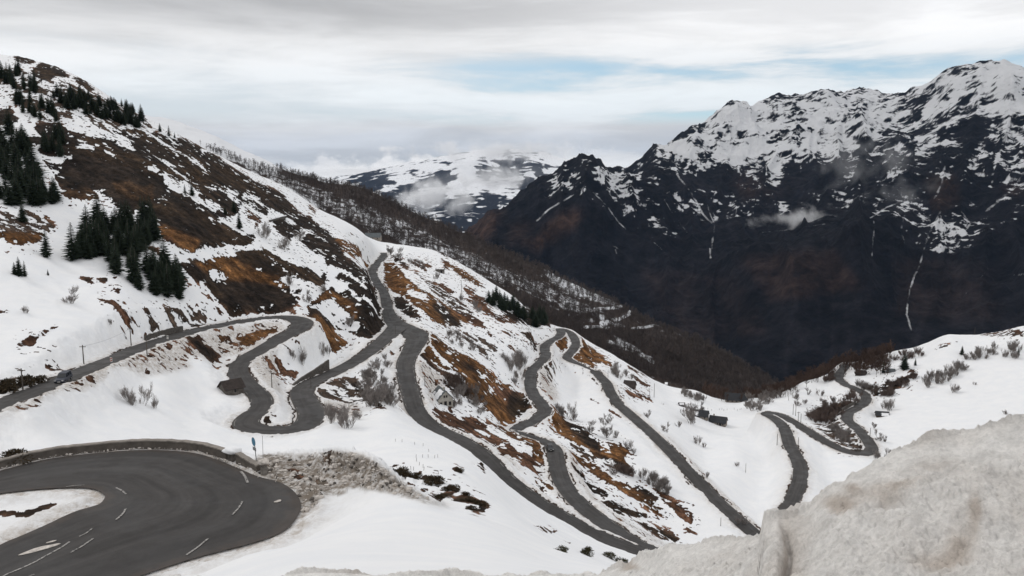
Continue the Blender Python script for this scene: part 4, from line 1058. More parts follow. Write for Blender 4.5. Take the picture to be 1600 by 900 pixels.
nb.put(bs.inputs['Base Color'], nb.mix(mk, g, (.76, .765, .78)))
b = nb.new('ShaderNodeBump'); nb.put(b.inputs['Height'], nb.math('ADD', n1, nb.math('MULTIPLY', n2, .3))); b.inputs['Strength'].default_value = 1; b.inputs['Distance'].default_value = 45
nb.l.new(b.outputs[0], bs.inputs['Normal'])
bs.inputs['Specular IOR Level'].default_value = .05
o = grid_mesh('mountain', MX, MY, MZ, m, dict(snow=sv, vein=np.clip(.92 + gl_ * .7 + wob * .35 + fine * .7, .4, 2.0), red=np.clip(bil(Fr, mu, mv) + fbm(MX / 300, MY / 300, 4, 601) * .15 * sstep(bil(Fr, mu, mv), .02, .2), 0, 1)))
tag(o, 'snow-capped dark mountain across the valley', None, None, 'structure')

# ------------------------------------------------------------------ far hills at the mouth of the valley
fc = [(430,320,10500),(480,300,10500),(520,272,10500),(560,265,10500),(600,257,10400),(640,247,10200),(680,245,10000),(720,240,9800),(760,237,9800),(800,238,9800),(850,244,9800),(900,250,9800),(960,262,9800),(1060,280,9800)]
for u, v, r in list(fc): fc += [(u, v + 10, r * 1.1), (u, v + 25, r * 1.25)]
fc += [(560,285,9300),(620,280,9200),(700,268,9000),(780,262,9000),(860,268,9000),(600,300,8400),(660,296,8600),(740,285,8300),(820,290,8200),(700,320,7600),(800,320,7400),(900,320,7400),(700,360,6400),(800,370,6400),(600,350,6800),(540,310,8600),(480,340,8000),(960,320,7600)]
QA, QR, QX, QY, QZ = relief(fc, R(-20), R(14), R(.08), 6200, 12500, 260, (120, 120))
QZ = QZ + (ridged(QX / 1500, QY / 1500, 5, 701) - .45) * 110 + fbm(QX / 250, QY / 250, 4, 711) * 18
qu, qv = pix(QX, QY, QZ)
Ff = np.full((900, 1600), .80)
fp(Ff, [(520,272),(560,266),(600,264),(580,282),(545,285)], .34)
fp(Ff, [(555,284),(585,266),(622,266),(620,272),(600,292),(590,300),(560,300)], .04)
fp(Ff, [(600,298),(650,280),(680,272),(712,268),(705,284),(660,294),(620,310),(600,310)], .08)
fp(Ff, [(745,250),(790,240),(830,248),(860,270),(830,300),(780,290),(740,275)], .42)
fp(Ff, [(560,310),(900,300),(900,400),(560,400)], .25)
Ff = blur(Ff, 6)
fs_ = bil(Ff, qu, qv) + fbm(QX / 260, QY / 260, 5, 721) * .6 + fbm(QX / 90, QY / 90 + QZ / 60, 4, 723) * .6 + ridged(QA * 90 + QZ / 500, QZ / 260, 4, 725) * .3 - .12
m, nb, bs = mat('far_hills')
mk = nb.smooth(nb.math('ADD', nb.attr('snow'), nb.math('MULTIPLY', nb.math('SUBTRACT', nb.noise(nb.new('ShaderNodeNewGeometry').outputs['Position'], .01, 6, .7), .5), .4)), .4, .6)
nb.put(bs.inputs['Base Color'], nb.mix(mk, (.030, .034, .044), (.78, .79, .81)))
bs.inputs['Specular IOR Level'].default_value = 0
o = grid_mesh('far_mountain', QX, QY, QZ, m, dict(snow=fs_)); tag(o, 'distant snow-covered hills half hidden in cloud', None, None, 'structure')

# valley floor out to the horizon
m, nb, bs = mat('valley_ground')
nb.put(bs.inputs['Base Color'], nb.ramp(nb.noise(nb.new('ShaderNodeNewGeometry').outputs['Position'], .002, 6, .6), [(.4, (.03, .03, .03)), (.62, (.07, .06, .045))]))
gx, gy = np.meshgrid(np.linspace(-60000, 60000, 40), np.linspace(-60000, 60000, 40))
o = grid_mesh('valley_floor', gx, gy, np.full_like(gx, -1000.0), m); tag(o, 'dark valley floor', None, None, 'structure')
# ------------------------------------------------------------------ mesh building
class MB:
    def __init__(s):
        s.v, s.f = [], []

    def add(s, V, F):
        o = len(s.v); s.v += [tuple(map(float, v)) for v in V]; s.f += [tuple(int(i) + o for i in f) for f in F]; return s

    def box(s, x0, x1, y0, y1, z0, z1):
        V = [(x, y, z) for z in (z0, z1) for x, y in ((x0, y0), (x1, y0), (x1, y1), (x0, y1))]
        return s.add(V, [(3, 2, 1, 0), (4, 5, 6, 7), (0, 1, 5, 4), (1, 2, 6, 5), (2, 3, 7, 6), (3, 0, 4, 7)])

    def tube(s, p, q, r0, r1=None, n=6, cap=True):
        p, q = Vector(p), Vector(q); r1 = r0 if r1 is None else r1
        d = (q - p).normalized() if (q - p).length > 1e-6 else Vector((0, 0, 1))
        a = d.cross(Vector((0, 0, 1)) if abs(d.z) < .9 else Vector((1, 0, 0))).normalized(); b = d.cross(a)
        V = []
        for c, r in ((p, r0), (q, r1)):
            for i in range(n):
                t = 2 * math.pi * i / n
                V.append(c + a * (r * math.cos(t)) + b * (r * math.sin(t)))
        F = [(i, (i + 1) % n, n + (i + 1) % n, n + i) for i in range(n)]
        if cap: F += [tuple(range(n))[::-1], tuple(range(n, 2 * n))]
        return s.add(V, F)

    def prism(s, poly, y0, y1):
        """outline in x,z pulled along y"""
        n = len(poly)
        V = [(x, y0, z) for x, z in poly] + [(x, y1, z) for x, z in poly]
        F = [tuple(range(n)), tuple(range(2 * n - 1, n - 1, -1))] + [(i, n + i, n + (i + 1) % n, (i + 1) % n) for i in range(n)]
        return s.add(V, F)

    def mesh(s, name, m, smooth=False):
        return raw_mesh(name, s.v, s.f, m, smooth)

    def build(s, name, m, parent=None, smooth=False, **k):
        me = s.mesh(name, m, smooth)
        bm = bmesh.new(); bm.from_mesh(me); bmesh.ops.recalc_face_normals(bm, faces=bm.faces); bm.to_mesh(me); bm.free()
        return obj(name, me, parent, **k)


def empty(name, loc, rz, label, cat, group=None):
    o = bpy.data.objects.new(name, None); COL.objects.link(o)
    o.location = loc; o.rotation_euler = (0, 0, rz); o.empty_display_size = .5
    return tag(o, label, cat, group)


def copy_tree(src, loc, rz, sc, label=None, group=None):
    r = src.copy(); COL.objects.link(r); r.location = loc; r.rotation_euler = (0, 0, rz); r.scale = (sc,) * 3
    if label: r['label'] = label
    if group: r['group'] = group
    elif 'group' in r: del r['group']
    for ch in src.children:
        c = ch.copy(); COL.objects.link(c); c.parent = r
    return r


M_bark = simple('bark', (.15, .13, .115), noise=.4, scale=3)
M_twig = simple('twigs', (.235, .21, .195), noise=.35, scale=2)
M_twig_brown = simple('brown_twigs', (.135, .10, .085), noise=.35, scale=2)
M_needle = simple('needles', (.017, .026, .015), noise=.55, scale=1.2)
M_stone = simple('stone', (.17, .155, .14), noise=.45, scale=2.2, bump=.6)
M_stone_dark = simple('dark_stone', (.088, .078, .069), noise=.5, scale=2.0, bump=.7)
M_concrete = simple('weathered_concrete', (.105, .092, .080), noise=.3, scale=1.2, bump=.3)
M_coping = simple('coping_stone', (.24, .215, .19), noise=.25, scale=2, bump=.3)
M_slate = simple('slate_roof', (.030, .031, .034), noise=.35, scale=1.5, rough=.6)
M_rust = simple('brown_roof', (.045, .036, .032), noise=.35, scale=1.5)
M_grey_roof = simple('grey_roof', (.10, .11, .115), noise=.2, scale=1.5)
M_render = simple('wall_plaster', (.36, .34, .30), noise=.18, scale=1.5)
M_wallstone = simple('house_stone', (.24, .21, .18), noise=.4, scale=2.5, bump=.5)
M_dark = simple('dark_opening', (.012, .012, .013), rough=.4)
M_wood = simple('dark_wood', (.055, .040, .030), noise=.4, scale=3)
M_pole = simple('pole_wood', (.10, .085, .072), noise=.3, scale=4)
M_snow = simple('snow', (.80, .805, .815), noise=.04, scale=.8, rough=.9)
M_dsnow = simple('grey_snow', (.50, .46, .42), noise=.35, scale=3, rough=.9, bump=.6)
M_white = simple('white_paint', (.72, .70, .66), noise=.15, scale=2)
M_steel = simple('galvanised_steel', (.30, .31, .32), metal=.6, rough=.5, noise=.15)
M_blue = simple('blue_sign_face', (.045, .20, .32), rough=.45, noise=.1, spec=.4)
M_red = simple('red_paint', (.40, .07, .05), rough=.5)
M_car = simple('dark_blue_paint', (.022, .026, .042), rough=.35, spec=.5)
M_car2 = simple('black_paint', (.015, .015, .017), rough=.35, spec=.5)
M_glass = simple('car_glass', (.02, .022, .025), rough=.12, spec=.6)
M_tyre = simple('tyre', (.018, .018, .018), rough=.9)
M_rim = simple('wheel_rim', (.25, .25, .26), metal=.7, rough=.4)
M_lamp = simple('headlight_glass', (.55, .55, .53), rough=.2, spec=.5)
M_heather = simple('heather_leaves', (.050, .036, .020), noise=.6, scale=2.5)
M_juniper = simple('juniper_leaves', (.045, .040, .016), noise=.55, scale=3)


# ------------------------------------------------------------------ plants
def branchy(seed, h, spread, stems, depth, r0, twig_r, kids=4, mb=None):
    """winter tree or bush without leaves, grown by forking; returns (thick wood, twigs)"""
    rn = random.Random(seed); A, B = MB(), MB()

    def grow(p, d, L, r, lv):
        q = p + d * L
        (A if lv <= 1 else B).tube(p, q, r, max(r * .62, twig_r), 5 if lv <= 1 else 3, cap=False)
        if lv >= depth: return
        n = kids + (1 if rn.random() < .4 else 0)
        for i in range(n):
            t = rn.uniform(.35, 1.0) if i < n - 1 else 1.0
            a = rn.uniform(0, 2 * math.pi); k = rn.uniform(.35, .8) * spread
            side = Vector((math.cos(a), math.sin(a), rn.uniform(-.1, .3)))
            nd = (d + side * k + Vector((0, 0, .18))).normalized()
            grow(p + d * (L * t), nd, L * rn.uniform(.5, .75), max(r * .5 * (1.15 - t * .3), twig_r), lv + 1)
    for i in range(stems):
        if stems == 1: d = Vector((rn.uniform(-.06, .06), rn.uniform(-.06, .06), 1)).normalized(); p = Vector((0, 0, -.4))
        else:
            a = rn.uniform(0, 2 * math.pi); k = rn.uniform(.1, .75)
            d = Vector((math.cos(a) * k, math.sin(a) * k, 1)).normalized(); p = Vector((math.cos(a) * .12 * h * rn.random(), math.sin(a) * .12 * h * rn.random(), -.3))
        grow(p, d, h * (.42 if stems == 1 else .40) * rn.uniform(.85, 1.1), r0, 0)
    return A, B


def unit(mbs):
    """scale a set of builders so that the plant is one metre tall"""
    z = max(v[2] for m in mbs for v in m.v)
    for m in mbs: m.v = [(x / z, y / z, w / z) for x, y, w in m.v]


def spruce_parts(seed, slim=.2, gap=0.0):
    rn = random.Random(seed); T, N = MB(), MB()
    T.tube((0, 0, -.05), (0, 0, .55), .016, .010, 6); T.tube((0, 0, .55), (0, 0, .99), .010, .002, 5)
    W = 30
    for i in range(W):
        t = i / (W - 1); z = .07 + .90 * t
        L0 = slim * (1 - t) ** .82 * (.55 + .45 * min(1, t * 6)) + .012
        nb_ = int(11 - 5 * t)
        off = rn.uniform(0, 6.28)
        for j in range(nb_):
            if rn.random() < gap: continue
            a = off + 6.283 * j / nb_ + rn.uniform(-.25, .25)
            L = L0 * rn.uniform(.65, 1.2); dz = -L * rn.uniform(.25, .6) + t * .03
            ca, sa = math.cos(a), math.sin(a); w = L * rn.uniform(.20, .30) + .006
            V, F = [], []
            m = 4
            for k in range(m + 1):
                s = k / m; x = L * s; zz = z + dz * s ** .8 + L * .10 * s * s
                ww = w * (1 - s) ** .6 * (1.0 if k % 2 == 0 else .62) * (.4 if k == 0 else 1)
                droop = ww * rn.uniform(.35, .8)
                V += [(ca * x - sa * ww, sa * x + ca * ww, zz - droop), (ca * x, sa * x, zz + .006), (ca * x + sa * ww, sa * x - ca * ww, zz - droop)]
                if k:
                    b = 3 * (k - 1)
                    F += [(b, b + 1, b + 4, b + 3), (b + 1, b + 2, b + 5, b + 4)]
            N.add(V, F)
    unit([T, N])
    return T, N


def leaf_clump(seed, n, leaf):
    """low evergreen or heather mound, width about 2, height about 1"""
    rn = random.Random(seed); m = MB()
    lob = [(rn.uniform(-.6, .6), rn.uniform(-.6, .6), rn.uniform(.25, .55), rn.uniform(.35, .6)) for _ in range(7)] + [(0, 0, .45, .6)]
    for _ in range(n):
        cx, cy_, cz, cr = rn.choice(lob)
        d = Vector((rn.gauss(0, 1), rn.gauss(0, 1), rn.gauss(.3, 1))).normalized()
        p = Vector((cx, cy_, cz * .7)) + d * cr * rn.uniform(.55, 1.05)
        p.z = max(p.z * .85, 0.0)
        a = Vector((rn.gauss(0, 1), rn.gauss(0, 1), rn.gauss(0, 1))).normalized(); b = d.cross(a).normalized()
        s = leaf * rn.uniform(.6, 1.4)
        m.add([p - b * s * .3, p + b * s * .3, p + (d + a * .5).normalized() * s], [(0, 1, 2)])
    return m


def template(kind, parts, label, cat):
    """first plant of a kind, hidden under its first use later on"""
    root = empty(kind, (0, 0, 0), 0, label, cat)
    for nm, mb_, mt in parts: mb_.build(nm, mt, root)
    return root


SPR = [[(n, m_) for n, m_ in zip(('trunk', 'crown'), spruce_parts(s, sl_, g))] for s, sl_, g in ((1, .22, .05), (2, .26, .12), (3, .19, .2), (4, .29, .1))]
SPR_ME = [(a[0][1].mesh('trunk', M_bark), a[1][1].mesh('crown', M_needle)) for a in SPR]
TREE_ME, BUSH_ME, BROWN_ME = [], [], []
for s in range(5):
    A, B = branchy(20 + s, 1.0, .8, 1, 5, .012, .0018, 4); unit([A, B]); TREE_ME.append((A.mesh('trunk', M_bark), B.mesh('crown', M_twig)))
for s in range(5):
    A, B = branchy(40 + s, 1.0, .75, 6, 4, .006, .0019, 4); unit([A, B]); BUSH_ME.append((A.mesh('stem', M_bark), B.mesh('crown', M_twig)))
for A, B in BUSH_ME:
    B2 = B.copy(); B2.materials.clear(); B2.materials.append(M_twig_brown); BROWN_ME.append((A, B2))
# one joined mesh per small plant, for those too small in the photo to show parts
def joined(a, b, nm):
    bm = bmesh.new(); bm.from_mesh(a); n = len(bm.faces); bm.from_mesh(b)
    bm.faces.ensure_lookup_table()
    for i, f in enumerate(bm.faces): f.material_index = 0 if i < n else 1
    me = bpy.data.meshes.new(nm); bm.to_mesh(me); bm.free()
    me.materials.append(a.materials[0]); me.materials.append(b.materials[0]); return me


SPR_J = [joined(a, b, 'spruce_tree') for a, b in SPR_ME]
TREE_J = [joined(a, b, 'bare_tree') for a, b in TREE_ME]
BUSH_J = [joined(a, b, 'bare_bush') for a, b in BUSH_ME]
BROWN_J = [joined(a, b, 'brown_bush') for a, b in BROWN_ME]
KINDS = dict(pine=('pine_tree', 'pine', SPR_ME, SPR_J), spruce=('spruce_tree', 'spruce', SPR_ME, SPR_J), tree=('bare_tree', 'tree', TREE_ME, TREE_J), bush=('bare_bush', 'bush', BUSH_ME, BUSH_J), brown=('brown_bush', 'bush', BROWN_ME, BROWN_J))
PN = [0]


def plant(kind, p, h, label, group=None, parts=None, wide=1.0):
    nm, cat, ME, JN = KINDS[kind]
    i = PN[0]; PN[0] += 1
    k = (i * 7 + 3) % len(ME); rz = (i * 2.399) % 6.283
    px_h = h * FPX / max(p.length, 1)
    if parts is None: parts = px_h > 30
    wide *= {'bush': .72, 'pine': 1.0, 'brown': .85}.get(kind, 1.0)
    sc = (h * wide, h * wide, h)
    if parts:
        r = empty(nm, p - Vector((0, 0, .15)), rz, label, cat, group); r.scale = sc
        obj('trunk' if kind in ('spruce', 'tree', 'pine') else 'stem', ME[k][0], r); obj('crown', ME[k][1], r)
    else:
        r = obj(nm, JN[k], None, p - Vector((0, 0, .15)), rz, sc); tag(r, label, cat, group)
    return r


def inside(poly, u, v):
    c = False
    for (ax, ay), (bx, by) in zip(poly, poly[1:] + poly[:1]):
        if (ay > v) != (by > v) and u < (bx - ax) * (v - ay) / (by - ay) + ax: c = not c
    return c


def road_clear(p, m=.6):
    i = int((p.x - rx0) / RS); j = int((p.y - ry0) / RS)
    return not (0 <= i < rnx and 0 <= j < rny) or Dm[j, i] > m


def thicket(kind, poly, n, h0, h1, label, group, seed, wide=1.0):
    rn = random.Random(seed)
    us = [p[0] for p in poly]; vs = [p[1] for p in poly]
    k = 0; tries = 0; got = []
    while k < n and tries < n * 60:
        tries += 1
        u, v = rn.uniform(min(us), max(us)), rn.uniform(min(vs), max(vs))
        if not inside(poly, u, v): continue
        p = hit(u, v)
        if not road_clear(p, 1.2): continue
        if any((p - q).length < h0 * .16 for q in got): continue
        got.append(p)
        plant(kind, p, rn.uniform(h0, h1), label, group, wide=wide * rn.uniform(.85, 1.2)); k += 1


thicket('spruce', [(108,380),(130,385),(150,352),(235,347),(252,360),(245,378),(225,390),(215,410),(225,430),(180,432),(140,405),(112,410)], 76, 5.5, 11.5, 'dark green spruce in the dense stand on the snow above the upper road', 'spruces of the dense stand above the upper road', 1, wide=1.25)
thicket('spruce', [(205,440),(222,418),(240,428),(268,425),(284,448),(283,470),(250,465),(228,458),(212,455)], 24, 6.5, 12, 'tall dark spruce at the lower tip of the stand, beside the brown bank', 'spruces at the lower tip of the stand', 2, wide=1.2)
thicket('spruce', [(75,150),(120,146),(150,160),(190,165),(226,186),(236,200),(205,200),(160,187),(120,174),(90,168)], 82, 4.2, 7.6, 'small spruce in the belt of trees climbing to the left skyline', 'spruces of the belt below the left skyline', 3, wide=1.5)
thicket('spruce', [(2,122),(30,112),(34,128),(60,135),(55,147),(15,138)], 20, 6, 9, 'spruce under the dark rock at the top left corner', 'spruces under the top left rock', 4)
thicket('spruce', [(0,205),(25,210),(50,240),(65,280),(88,312),(80,325),(40,322),(0,326)], 58, 6, 11, 'spruce in the dark wood at the left edge of the slope', 'spruces of the dark wood at the left edge', 5, wide=1.4)
thicket('spruce', [(62,218),(85,205),(102,225),(96,246),(68,242)], 11, 7, 9, 'spruce in the small clump on the dark heather below the skyline belt', 'spruces of the clump on the heather', 6)
thicket('spruce', [(22,155),(60,160),(100,178),(92,192),(50,188),(32,178)], 16, 6.5, 9, 'spruce scattered between snow patches left of the skyline belt', 'spruces scattered left of the skyline belt', 7)
thicket('pine', [(762,472),(790,467),(820,492),(850,497),(858,509),(835,511),(800,492),(775,483)], 28, 6, 9.5, 'dark pine in the clump above the far small hairpin', 'dark pines above the far small hairpin', 8, wide=1.6)


def single(kind, u, v, hpx, label, group=None, wide=1.0):
    p = hit(u, v)
    return plant(kind, p, hpx * p.length / FPX, label, group, wide=wide)


for u, v, h, lb in [(73,402,40,'lone dark spruce standing just left of the dense stand'), (30,431,27,'tallest of three little spruces on the open snow at the left edge'), (39,432,22,'right one of three little spruces on the open snow at the left edge'), (23,429,18,'left one of three little spruces on the open snow at the left edge'),
                    (75,430,9,'tiny spruce seedling alone on the open snow'), (36,347,28,'spruce at the top of the brown grass patch, left edge'), (264,213,16,'last spruce of the belt on the left skyline'), (250,206,13,'spruce just left of the last tree on the skyline'), (273,216,9,'tiny spruce beyond the belt, on the skyline'),
                    (300,306,19,'right bush-like spruce on the snow tongue high on the hillside'), (289,303,15,'left bush-like spruce on the snow tongue high on the hillside'), (366,332,22,'spruce at the upper edge of the bright snow patch above the shelf'), (374,358,27,'spruce standing low in the bright snow patch above the shelf'), (352,335,13,'low spruce left of the bright snow patch above the shelf'),
                    (1380,583,19,'dark spruce left of the small shed on the right slope'), (1413,577,24,'broad dark spruce right of the small shed on the right slope'), (1430,571,11,'small spruce right of the broad one on the right slope'), (1503,554,13,'spruce among the rocks high on the right slope'), (1591,555,12,'spruce close to the right edge, among bare bushes')]:
    single('spruce', u, v, h, lb, None, 1.5 if u == 1413 else 1.1)

for a in [('bush', [(700,632),(720,602),(745,617),(770,642),(786,650),(768,654),(740,646),(712,640)], 18, 2.4, 4, 'grey leafless bush in the thicket right of the stone house', 'bushes right of the stone house', 11),
          ('brown', [(690,602),(700,582),(740,602),(770,622),(755,630),(720,614)], 16, 2.4, 3.6, 'brown leafless bush on the bank behind the stone house', 'bushes on the bank behind the house', 12),
          ('tree', [(562,630),(575,590),(600,563),(616,572),(622,600),(618,638),(605,640),(590,648),(575,640)], 18, 4, 7, 'bare grey tree in the gully between the two roads below the junction', 'bare trees in the gully below the junction', 13),
          ('bush', [(690,512),(730,527),(775,557),(770,566),(740,552),(715,542),(690,532)], 18, 2, 3.4, 'grey bush on the streaked snow slope right of the junction', 'bushes right of the junction', 14),
          ('bush', [(790,578),(800,556),(818,562),(822,588),(815,608),(800,597)], 11, 4, 6, 'tall grey bush left of the narrow road bend', 'tall bushes left of the narrow bend', 15),
          ('bush', [(948,580),(965,576),(985,590),(994,598),(972,600)], 11, 3, 4.5, 'leafless bush in the thicket behind the dark brown hut', 'bushes behind the dark brown hut', 16),
          ('bush', [(998,746),(1010,741),(1035,756),(1048,770),(1045,776),(1020,766)], 13, 3, 4.4, 'grey bush in the row on the snow above the orange grass strip', 'bushes above the orange grass strip', 17),
          ('brown', [(950,736),(975,731),(992,738),(985,746),(960,743)], 12, 2.8, 4, 'brown bush in the hollow left of the grey bush row', 'bushes in the brown hollow', 18),
          ('bush', [(1055,611),(1075,613),(1095,623),(1112,626),(1085,627)], 16, 3, 5, 'bush on the lip of the snow meadow, before the dark valley', 'bushes on the lip of the snow meadow', 19),
          ('tree', [(1185,633),(1200,616),(1220,609),(1222,622),(1205,635)], 18, 4.5, 6.5, 'bare tree in the grove right of the long dark building', 'bare trees right of the long building', 20),
          ('brown', [(1264,653),(1285,642),(1308,628),(1336,615),(1342,624),(1332,640),(1315,654),(1290,662),(1268,660)], 40, 3.6, 5.6, 'dark brown bush in the thicket inside the valley road bends', 'bushes inside the valley road bends', 21),
          ('bush', [(1290,669),(1318,669),(1332,690),(1342,700),(1320,696),(1300,681)], 16, 3, 4.5, 'grey bush in the snowy gully between the valley roads', 'bushes in the gully between the valley roads', 22),
          ('brown', [(1280,600),(1295,586),(1308,573),(1312,580),(1300,595)], 12, 3, 5, 'brown bush left of the end of the valley road', 'bushes left of the valley road end', 23),
          ('bush', [(1327,606),(1345,600),(1360,610),(1357,618),(1342,613)], 12, 3, 4.6, 'grey bush right of the upper valley road', 'bushes right of the upper valley road', 24),
          ('brown', [(1360,612),(1385,600),(1420,590),(1440,581),(1430,600),(1395,620),(1370,622)], 28, 3, 4.6, 'brown bush in the long band crossing the right slope', 'bushes of the band across the right slope', 25),
          ('bush', [(1440,600),(1465,581),(1490,571),(1510,576),(1490,591),(1465,602),(1450,606)], 24, 3.5, 6, 'leafless bush in the broad clump on the right slope', 'bushes of the broad clump on the right slope', 26),
          ('bush', [(1505,561),(1530,546),(1580,541),(1600,551),(1590,563),(1550,561),(1522,566)], 22, 3, 5.5, 'leafless bush in the row at the upper right of the slope', 'bushes at the upper right of the slope', 27),
          ('brown', [(1330,576),(1360,563),(1400,553),(1450,546),(1440,557),(1400,567),(1350,581)], 34, 3, 5, 'brown bush along the crest of the right slope', 'bushes along the crest of the right slope', 28)]:
    thicket(*a)

for k, u, v, h, lb in [('bush',525,661,34,'big grey bush left in the pair below the hairpin'), ('bush',546,668,38,'biggest grey bush, right in the pair below the hairpin'), ('bush',557,655,20,'small bush at the upper right of the pair below the hairpin'), ('bush',536,650,20,'bush behind the pair below the hairpin'),
    ('bush',470,566,28,'bush on the snow inside the upper hairpin'), ('bush',457,560,15,'small bush left of another inside the upper hairpin'), ('bush',505,557,24,'bush above the left end of the curved retaining wall'), ('bush',513,552,15,'bush at the top end of the curved retaining wall'),
    ('bush',885,653,28,'big grey bush right of the narrow road bend'), ('bush',896,655,20,'smaller bush right of the big one by the narrow bend'), ('bush',877,648,15,'small bush between the narrow bend and the big grey bush'),
    ('tree',921,676,24,'round grey tree alone on the snow below the brown hollow'), ('tree',949,683,26,'grey tree, lowest of four on the middle snow slope'), ('tree',952,662,17,'grey tree, upper right of four on the middle snow slope'), ('tree',942,660,15,'grey tree, upper left of four on the middle snow slope'), ('bush',961,684,12,'small bush right of the four grey trees'),
    ('bush',982,703,17,'grey bush above the brown rock outcrop'), ('bush',991,708,10,'small bush at the right end of the brown rock outcrop'), ('tree',1013,654,15,'small tree at the roadside below the brown hut'), ('tree',1040,675,18,'tree at the outer edge of the straight road'), ('bush',1059,667,10,'little bush on the snow right of the straight road'),
    ('bush',1089,694,14,'left of two bushes in the middle of the white meadow'), ('bush',1101,699,9,'right and smaller of two bushes in the middle of the white meadow'), ('tree',1156,820,17,'left thin sapling beside the lowest straight road'), ('tree',1163,820,15,'right thin sapling beside the lowest straight road'), ('bush',1102,746,10,'small bush at the road edge halfway down the straight road'),
    ('bush',410,371,25,'pale leafless bush on the shelf, left of the snowy wall'), ('bush',446,391,24,'pale leafless bush in the middle of the snow below the snowy wall'), ('bush',466,374,16,'pale bush right of the middle one below the snowy wall'), ('bush',456,446,24,'bush at the left end of the dark heather tongue'), ('tree',480,472,22,'thin tree on the snow above the hairpin top'), ('bush',503,456,14,'small bush right of the thin tree above the hairpin top'), ('tree',547,511,22,'thin sapling at the lower end of the oval snow patch'),
    ('tree',1080,663,36,'tall grey tree just left of the barn with the snow patch'), ('tree',1076,651,26,'grey tree behind the tall one left of the barn'), ('tree',1095,643,18,'grey tree above the barn with the snow patch'), ('tree',1177,641,30,'tall bare tree right of the long dark building'), ('tree',1168,639,17,'short bare tree at the right end of the long dark building'), ('tree',1185,643,22,'bare tree between the long building and the road loop'),
    ('tree',1262,616,12,'small round tree alone on the snow above the poles'), ('tree',1243,622,16,'narrow tree, upper one of the column left of the round tree'), ('tree',1246,634,16,'narrow tree, lower one of the column left of the round tree'), ('tree',1257,632,10,'small narrow tree right of the column of trees'), ('bush',1281,618,11,'dark bush on the snow left of the dead-end lane'), ('bush',1282,627,7,'low dark bush above the brown thicket'),
    ('bush',1391,640,19,'brown-grey bush above the dark shed with snow'), ('bush',1381,638,11,'small bush up left of the dark shed with snow'), ('bush',1490,614,15,'lone grey bush in the middle of the right snowfield'), ('bush',1523,601,5,'tiny bush high on the right snowfield'), ('tree',1372,688,18,'round tree right of the lowest valley road corner'), ('tree',1382,690,11,'faint small tree right of the round one'), ('bush',1388,708,9,'bush near the edge of the dirty snow bank'),
    ('tree',1364,669,11,'small tree right of the poles by the valley road'), ('bush',1571,647,7,'tiny bush near the right edge of the snowfield'), ('bush',1366,717,16,'left bush at the foot of the valley road corner'), ('bush',1376,717,13,'right bush at the foot of the valley road corner'),
    ('tree',110,474,27,'pale leafless tree alone on the left snow slope'), ('bush',40,489,12,'faint small bush at the left of the snow slope'), ('bush',218,633,34,'leafless bush, larger of two on the snow below the upper road'), ('bush',240,636,21,'leafless bush, smaller of two on the snow below the upper road'), ('bush',172,507,9,'faint bush on the snow above the pole line'),
    ('tree',622,404,20,'slim tree at the corner of the road by the upper house'), ('tree',610,398,17,'tree between the upper house and the road corner'), ('bush',656,412,8,'small bush on the smooth snow below the ridge'), ('bush',720,469,15,'bush below the pole on the upper snow field'), ('bush',742,482,15,'left bush above the dark pine clump'), ('bush',750,488,12,'right bush above the dark pine clump'),
    ('bush',642,412,11,'left bush of the red thicket above the stone barn'), ('bush',652,416,11,'middle bush of the red thicket above the stone barn'), ('bush',662,420,10,'right bush of the red thicket above the stone barn'), ('bush',681,436,12,'bush below the ruined stone barn'), ('bush',1152,729,8,'faint bush in the lower white meadow')]:
    single(k, u, v, h, lb)

# low evergreen mounds
HM = [leaf_clump(s, 1100, .16).mesh('heather_mound', M_heather) for s in (1, 2)]
JM = [leaf_clump(s, 1300, .13).mesh('juniper_shrub', M_juniper) for s in (5, 6)]


def mound(u, v, wpx, hpx, label, me, nm, cat, rz=0.0):
    p = hit(u, v); s = p.length / FPX
    o = obj(nm, me, None, p - Vector((0, 0, .1)), rz, (wpx * s / 2, wpx * s / 2, hpx * s)); tag(o, label, cat)
    return o


mound(876,861,26,10,'low spreading juniper, leftmost of the three on the snow edge',JM[0],'juniper_shrub','shrub')
mound(919,869,24,19,'round olive juniper, middle of the three on the snow edge',JM[1],'juniper_shrub','shrub',1)
mound(952,872,22,12,'olive juniper, third from the left on the snow edge',JM[0],'juniper_shrub','shrub',2)
mound(970,879,22,11,'low juniper running down to the grey snow bank',JM[1],'juniper_shrub','shrub',3)
mound(30,716,46,16,'dark brown heather mound just behind the left end of the parapet',HM[0],'heather_mound','shrub',.4)
for i, (u, v, w, h, lb) in enumerate([(15,610,40,20,'dark heather mound at the left edge above the upper road'),(40,602,34,18,'middle dark heather mound above the upper road'),(60,597,22,12,'small dark heather mound right of two others above the upper road'),
    (628,742,36,13,'brown heather mound beside the top of the ploughed pile'),(650,748,26,11,'brown heather mound, second down the snow slope'),(676,756,38,16,'large dark heather mound in the middle of the heather patches'),(703,766,28,12,'reddish heather mound right of the large dark one'),(690,778,26,9,'low heather mound below the reddish one'),(728,774,14,7,'little heather mound, upper right of the patches'),(730,784,32,9,'flat heather mound in the lower heather patches'),(752,790,24,12,'reddish heather mound at the lower right of the patches'),(738,796,22,8,'lowest heather mound of the patches'),(716,737,18,7,'lone heather mound on the open snow left of the road')]):
    mound(u, v, w, h, lb, HM[i % 2], 'heather_mound', 'shrub', i * 1.3)

